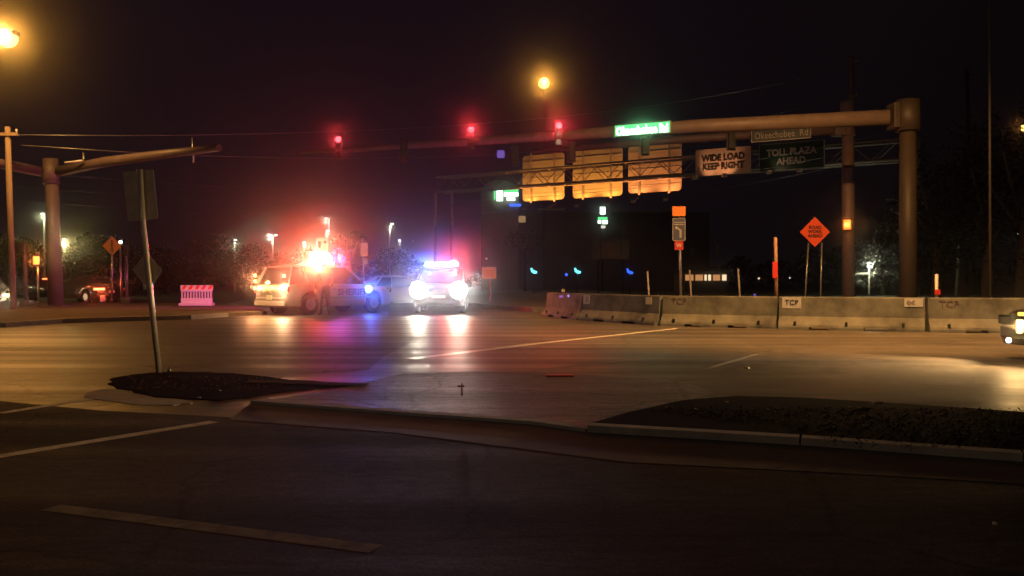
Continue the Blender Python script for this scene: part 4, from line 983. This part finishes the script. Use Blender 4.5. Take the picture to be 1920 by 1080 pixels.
tree(tx(343,60),60,3,.9,1.9,.7,500,M['leafpale'],'small pale shrub behind the barricade','shrub',trunk=False,name='shrub')
labs=['left of the leaning sign pole','right of the leaning sign pole','behind the plastic barricade','left of the small pale tree','behind the sheriff SUV','behind the pale sedan']
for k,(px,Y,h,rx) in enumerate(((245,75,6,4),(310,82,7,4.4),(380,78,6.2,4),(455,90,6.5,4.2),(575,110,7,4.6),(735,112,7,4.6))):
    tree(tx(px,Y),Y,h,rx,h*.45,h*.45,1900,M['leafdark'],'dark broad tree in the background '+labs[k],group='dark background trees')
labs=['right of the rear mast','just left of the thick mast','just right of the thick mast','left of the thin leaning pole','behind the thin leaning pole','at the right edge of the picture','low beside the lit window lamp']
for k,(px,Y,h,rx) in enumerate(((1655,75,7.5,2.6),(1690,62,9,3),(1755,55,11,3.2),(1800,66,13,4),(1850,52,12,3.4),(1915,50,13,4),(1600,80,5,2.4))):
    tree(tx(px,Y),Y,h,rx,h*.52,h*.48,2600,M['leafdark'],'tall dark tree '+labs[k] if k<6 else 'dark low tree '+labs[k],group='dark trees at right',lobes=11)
# far wood
bm=bmesh.new(); rnd=random.Random(3)
for i in range(9000):
    x=rnd.uniform(-140,150); hgt=5.0+1.6*math.sin(x*.13)+1.2*math.sin(x*.31+1)+ .8*math.sin(x*.9); z=rnd.uniform(0,1)**.8*hgt; p=Vector((x,165+rnd.uniform(-4,4),z)); sz=rnd.uniform(.3,.8)
    u=Vector((rnd.gauss(0,1),rnd.gauss(0,1),rnd.gauss(0,1))).normalized(); v=u.cross(Vector((rnd.gauss(0,1),1,rnd.gauss(0,1)))).normalized()
    bm.faces.new([bm.verts.new(p+u*sz),bm.verts.new(p+v*sz*.6),bm.verts.new(p-u*sz),bm.verts.new(p-v*sz*.6)])
me=bpy.data.meshes.new('distant_wood'); bm.to_mesh(me); bm.free(); me.materials.append(M['leafdark']); o=bpy.data.objects.new('distant_wood',me); COL.objects.link(o); tag(o,'dark far off tree line along the horizon','trees',kind='stuff')
# weeds in right bed
bm=bmesh.new()
for i in range(7000):
    x=rnd.uniform(1.2,13); y0=5.75+(x*-.06); y=rnd.uniform(6.0-.05*x,8.0); 
    if y> 7.7 or (x<2.2 and y<6.6+ (2.2-x)): continue
    p=Vector((x,y,.055)); hh=rnd.uniform(.008,.022); a=rnd.uniform(0,3.14); d=Vector((math.cos(a),math.sin(a),0))*.008
    bm.faces.new([bm.verts.new(p-d),bm.verts.new(p+d),bm.verts.new(p+Vector((rnd.uniform(-.03,.03),rnd.uniform(-.03,.03),hh)))])
me=bpy.data.meshes.new('weeds'); bm.to_mesh(me); bm.free(); me.materials.append(M['mulch']); o=bpy.data.objects.new('weeds',me); COL.objects.link(o); tag(o,'thin dark weeds over the right soil bed','weeds',kind='stuff')

bm=bmesh.new()
for i in range(2200):
    if i%3: x=rnd.uniform(1.3,12); y=rnd.uniform(6.2-.05*x,7.7); z=.062
    else: x=rnd.uniform(-5.6,-2.6); y=rnd.uniform(9.2,10.6); z=.016
    if i%3 and x<2.4 and y<6.5+(2.4-x): continue
    if not i%3 and (x< -.45*y or x> -.27*y): continue
    a=rnd.uniform(0,6.28); sz=rnd.uniform(.006,.022); u=Vector((math.cos(a),math.sin(a),rnd.uniform(-.3,.5)))*sz; v=Vector((-math.sin(a),math.cos(a),rnd.uniform(-.2,.5)))*sz*.6; p=Vector((x,y,z+.012))
    bm.faces.new([bm.verts.new(q) for q in (p+u,p+v,p-u,p-v)])
me=bpy.data.meshes.new('leaf_litter'); bm.to_mesh(me); bm.free(); me.materials.append(mat('dry_leaf',(.09,.06,.035),.8,var=.5,scale=4)); o=bpy.data.objects.new('leaf_litter',me); COL.objects.link(o); tag(o,'dry leaf litter scattered over the dark soil beds','leaf litter',kind='stuff')

# ------------------------------------------------------------------ background lots
def lot_lamp(heads,xp,Y,lab,I,col=(.9,1,.75),ybot=540):
    x=tx(xp,Y); t=empty('lot_lamp',Vector((x,Y,0))); tag(t,lab,'lamp post','parking lot lamps'); o_=t.location; zt=max(P(0,py,Y).z for _,py in heads)
    MB().tube([(0,0,0),(0,0,zt)],[.10,.06],8).build('pole',M['steel_dull'],t)
    for px,py in heads:
        q=P(px,py,Y)-o_; hs=.0026*Y; MB().box(q,(hs,hs,hs*.5),bev=hs*.12).build('lamp_head',M['e_white'],t); MB().tube([(0,0,zt-.1),q],.03,6).build('arm',M['steel_dull'],t)
    q=P(heads[0][0],heads[0][1],Y-.3)-o_; light('POINT','lot_lamp_light',q+Vector((0,0,-.3)),I*.55*PI4,col,.15,t)
lot_lamp([(506,441),(517,441)],512,95,'twin headed parking lot lamp above the rear of the sheriff SUV',25)
lot_lamp([(611,410)],617,105,'single parking lot lamp, upper one above the lane arrow sign',14)
lot_lamp([(615,433)],611,92,'single parking lot lamp just behind the lane arrow sign',12,(1,.9,.5))
lot_lamp([(732,425),(735,420)],731,110,'small parking lot lamp above the pale sedan',9)
lot_lamp([(441,450)],440,90,'green white lamp over dark trees left of the sheriff SUV',18,(.7,1,.6))
lot_lamp([(80,401)],83,70,'thin lamp at the left edge of the left mast',11,(.9,1,.5))
lot_lamp([(120,449)],121,64,'low orange lamp in front of the bushy tree top',70,(1,.85,.3))
lot_lamp([(1911,439)],1913,62,'tiny white lamp near the right edge',2,(1,.9,.7))
lot_lamp([(570,455)],568,100,'small lamp left of the lane arrow sign',6)
lot_lamp([(749,451)],750,120,'tiny distant lamp right of the stacked sign backs',3)
t=empty('wall_lamp',P(1632,497,70)); tag(t,'bright white lamp over a small awning between the two right masts','lamp')
MB().box((0,.1,0),(.4,.2,.34),bev=.05).build('lamp_head',M['e_white'],t); light('POINT','wall_lamp_light',(0,-.35,0),42*PI4,(.95,1,.6),.16,t)
MB().box((0,.3,-1.2),(.08,.08,2.4)).build('post',M['steel_dull'],t)
o=tag(MB().box(P(1620,513,70.6),(1.5,.9,.10),bev=.02).build('awning',M['coping']),'small pale awning under the bright white lamp','awning')
o=MB().box(P(1923,240,60),(.5,.3,.4),bev=.08).build('orange_lamp',M['e_sodium']); tag(o,'orange lamp cut by the right edge of the picture','lamp')
light('POINT','orange_lamp_light',(P(1923,240,59.6)),3*PI4,(1,.35,.05),.15)

# store with arched front and lit sign
Y=120.0
t=empty('store_building',Vector((tx(940,Y),Y,0))); tag(t,'distant store with a tan arched front behind the truss, left of the amber panels','building'); o_=t.location
pts=[Vector((tx(900,Y),Y,0)),Vector((tx(972,Y),Y,0))]
zt=P(0,337,Y).z; zs=P(0,362,Y).z; outl=[]
for k in range(13):
    a=math.pi*k/12; outl.append(Vector((tx(937,Y)+2.65*math.cos(a),Y,zs+(zt-zs)*math.sin(a))))
outl+= [Vector((tx(902,Y),Y,0)),Vector((tx(972,Y),Y,0))]
MB().ext([p-o_ for p in outl],[p-o_+Vector((0,6,0)) for p in outl]).build('arched_front',M['stucco'],t)
MB().box((tx(1150,Y)-o_.x,9,P(0,396,Y).z/2),(28,14,P(0,396,Y).z)).build('wall',M['wall'],t)
mb=MB(); mb.box((P(1035,391,Y)-o_)+Vector((0,1.7,0)),(3.8,.3,.32)); mb.box((P(1215,394,Y)-o_)+Vector((0,1.7,0)),(12.0,.28,.26)); mb.build('coping',M['coping'],t)
MB().box((P(966,385,Y)-o_)+Vector((0,-.4,0)),(1.6,.2,.36)).build('blue_light_strip',M['e_bluel'],t)
t=empty('store_sign',P(949,366,Y-.5)); tag(t,'bright green and white lit sign on the arched store front','sign'); o_=t.location
def bb(x0,y0,x1,y1,m,nm,th=.12): 
    a=P(x0,y0,Y-.5)-o_; b=P(x1,y1,Y-.5)-o_; return MB().box((a+b)/2,(abs(b.x-a.x),th,abs(b.z-a.z)),bev=.02).build(nm,m,t)
bb(931,356,943,377,M['e_greenw'],'white_emblem'); bb(945,354,972,360,M['e_green'],'green_band'); bb(945,361,972,368,M['e_greenw'],'white_letters'); bb(950,370,966,376,M['e_greenw'],'white_tagline'); bb(926,357,929,375,M['e_green'],'green_edge')
# tall stacked sign
Y=100.0; t=empty('tall_sign',Vector((tx(1130,Y),Y,0))); tag(t,'tall green and white lit roadside sign below the middle amber panel','sign'); o_=t.location
MB().tube([(0,.2,0),(0,.2,P(0,392,Y).z)],.12,8).build('pole',M['dark'],t)
def bb2(x0,y0,x1,y1,m,nm): 
    a=P(x0,y0,Y)-o_; b=P(x1,y1,Y)-o_; return MB().box((a+b)/2,(abs(b.x-a.x),.2,abs(b.z-a.z)),bev=.03).build(nm,m,t)
bb2(1125,388,1135,402,M['e_greenw'],'white_emblem'); bb2(1121,407,1139,412,M['e_green'],'green_band'); bb2(1121,413,1127,419,M['e_greenw'],'white_panel'); bb2(1129,413,1139,420,M['e_greenw'],'white_panel'); bb2(1127,423,1135,428,M['e_whitedim'],'lower_panel')
# small tan lit box
o=MB().box(P(979,411,118),(.95,.3,.9),bev=.05).build('hanging_sign',mat('tan_lit',(.3,.22,.12),.6,emit=(1,.62,.28),estr=.28)); tag(o,'small square tan lit sign below the left amber panel','sign')
# back of a wide guide sign
Y=85.0; t=empty('guide_sign',Vector((tx(1145,Y),Y,0))); tag(t,'wide brownish guide sign back with paler ends under the tall lit sign','road sign'); o_=t.location
c=P(1145,468,Y)-o_
MB().box(c,(2.0,.06,1.85)).build('centre_panel',mat('brown_panel',(.26,.16,.11),.6,var=.2),t)
for x in (1120,1169): MB().box(P(x,468,Y)-o_+Vector((0,.02,0)),(1.05,.06,1.95)).build('end_panel',M['stucco'],t)
for x in (1122,1168): MB().tube([(P(x,0,Y)-o_).xy.to_3d()+Vector((0,.1,0)),P(x,450,Y)-o_+Vector((0,.1,0))],.08,6).build('leg',M['dark'],t)
mb=MB(); mb.box(c+Vector((0,-.05,.82)),(2.0,.03,.08)); mb.box(c+Vector((-1.0,-.05,0)),(.07,.03,1.8)); mb.box(c+Vector((1.0,-.05,0)),(.07,.03,1.8)); mb.build('frame',M['trim'],t)
# blue crescent glows of no known source, on posts added to hold them
for px,py,m_,lab in ((1001,508,M['e_cyan'],'left cyan crescent glow low in the dark lot'),(1083,508,M['e_cyan'],'middle cyan crescent glow low in the dark lot'),(1181,509,M['e_bluel'],'right deep blue crescent glow low in the dark lot')):
    Y=70; t=empty('crescent_glow',P(px,py,Y)); tag(t,lab,'lamp','blue crescent glows')
    pts=[Vector((-.22,0,.24)),Vector((-.14,0,.0)),Vector((.05,0,-.10)),Vector((.26,0,-.12))]
    MB().tube(pts,[.07,.12,.13,.08],8).build('tube',m_,t); MB().tube([(0,.1,-.1),(0,.1,-(t.location.z))],.04,6).build('post',M['dark'],t)
# low storefront
Y=90.0; t=empty('low_building',Vector((tx(1325,Y),Y,0))); tag(t,'low distant building with a row of orange lit windows behind the barriers','building'); o_=t.location
MB().box((0,3,1.15),(4.6,6,2.3)).build('wall',M['wall'],t); MB().box((0,2.9,2.35),(5.0,6.4,.12)).build('roof',M['trim'],t)
for k,(x0,x1,m_) in enumerate(((1285,1300,M['e_window']),(1304,1318,M['e_window']),(1321,1325,M['e_windoww']),(1328,1333,M['e_windoww']),(1337,1350,M['e_window']),(1354,1362,M['e_windoww']))):
    a=P(x0,515,Y-.06)-o_; b=P(x1,526,Y-.06)-o_; MB().box((a+b)/2,(b.x-a.x,.06,a.z-b.z)).build('window',m_,t)
for px,py,Y,s_,m_,lab in ((1423,522,80,.16,M['e_windoww'],'tiny warm light low behind the barriers'),(1481,521,80,.12,M['e_whitedim'],'tiny dim light right of the tall orange brown post'),(1062,515,75,.22,M['e_bluel'],'dim blue light between the two cyan crescents'),(939,289,44,.4,M['e_purple'],'dim purple sensor at the tip of the rear arm'),(774,452,130,.2,M['e_whitedim'],'tiny light in the sky glow left of the light bar'),(912,485,100,.2,M['e_whitedim'],'tiny light above the small square sign'),(1415,553,40,.1,M['e_purple'],'tiny purple light just over the barrier top')):
    o=MB().box(P(px,py,Y),(s_,.1,s_),bev=s_*.2).build('small_light',m_); tag(o,lab,'light')
for px,py,h_ in ((1298,473,.75),(1345,468,1.0),(1097,432,.5),(1170,434,.6)):
    o=MB().box(P(px,py,95),(.28,.1,h_*1.1)).build('wall_fixture',M['stucco']); 
    tag(o,{1298:'short pale upright plate right of the blue arrow sign',1345:'taller pale upright plate above the low lit windows',1097:'faint pale plate left of the tall lit sign',1170:'faint pale plate right of the tall lit sign'}[px],'plate')
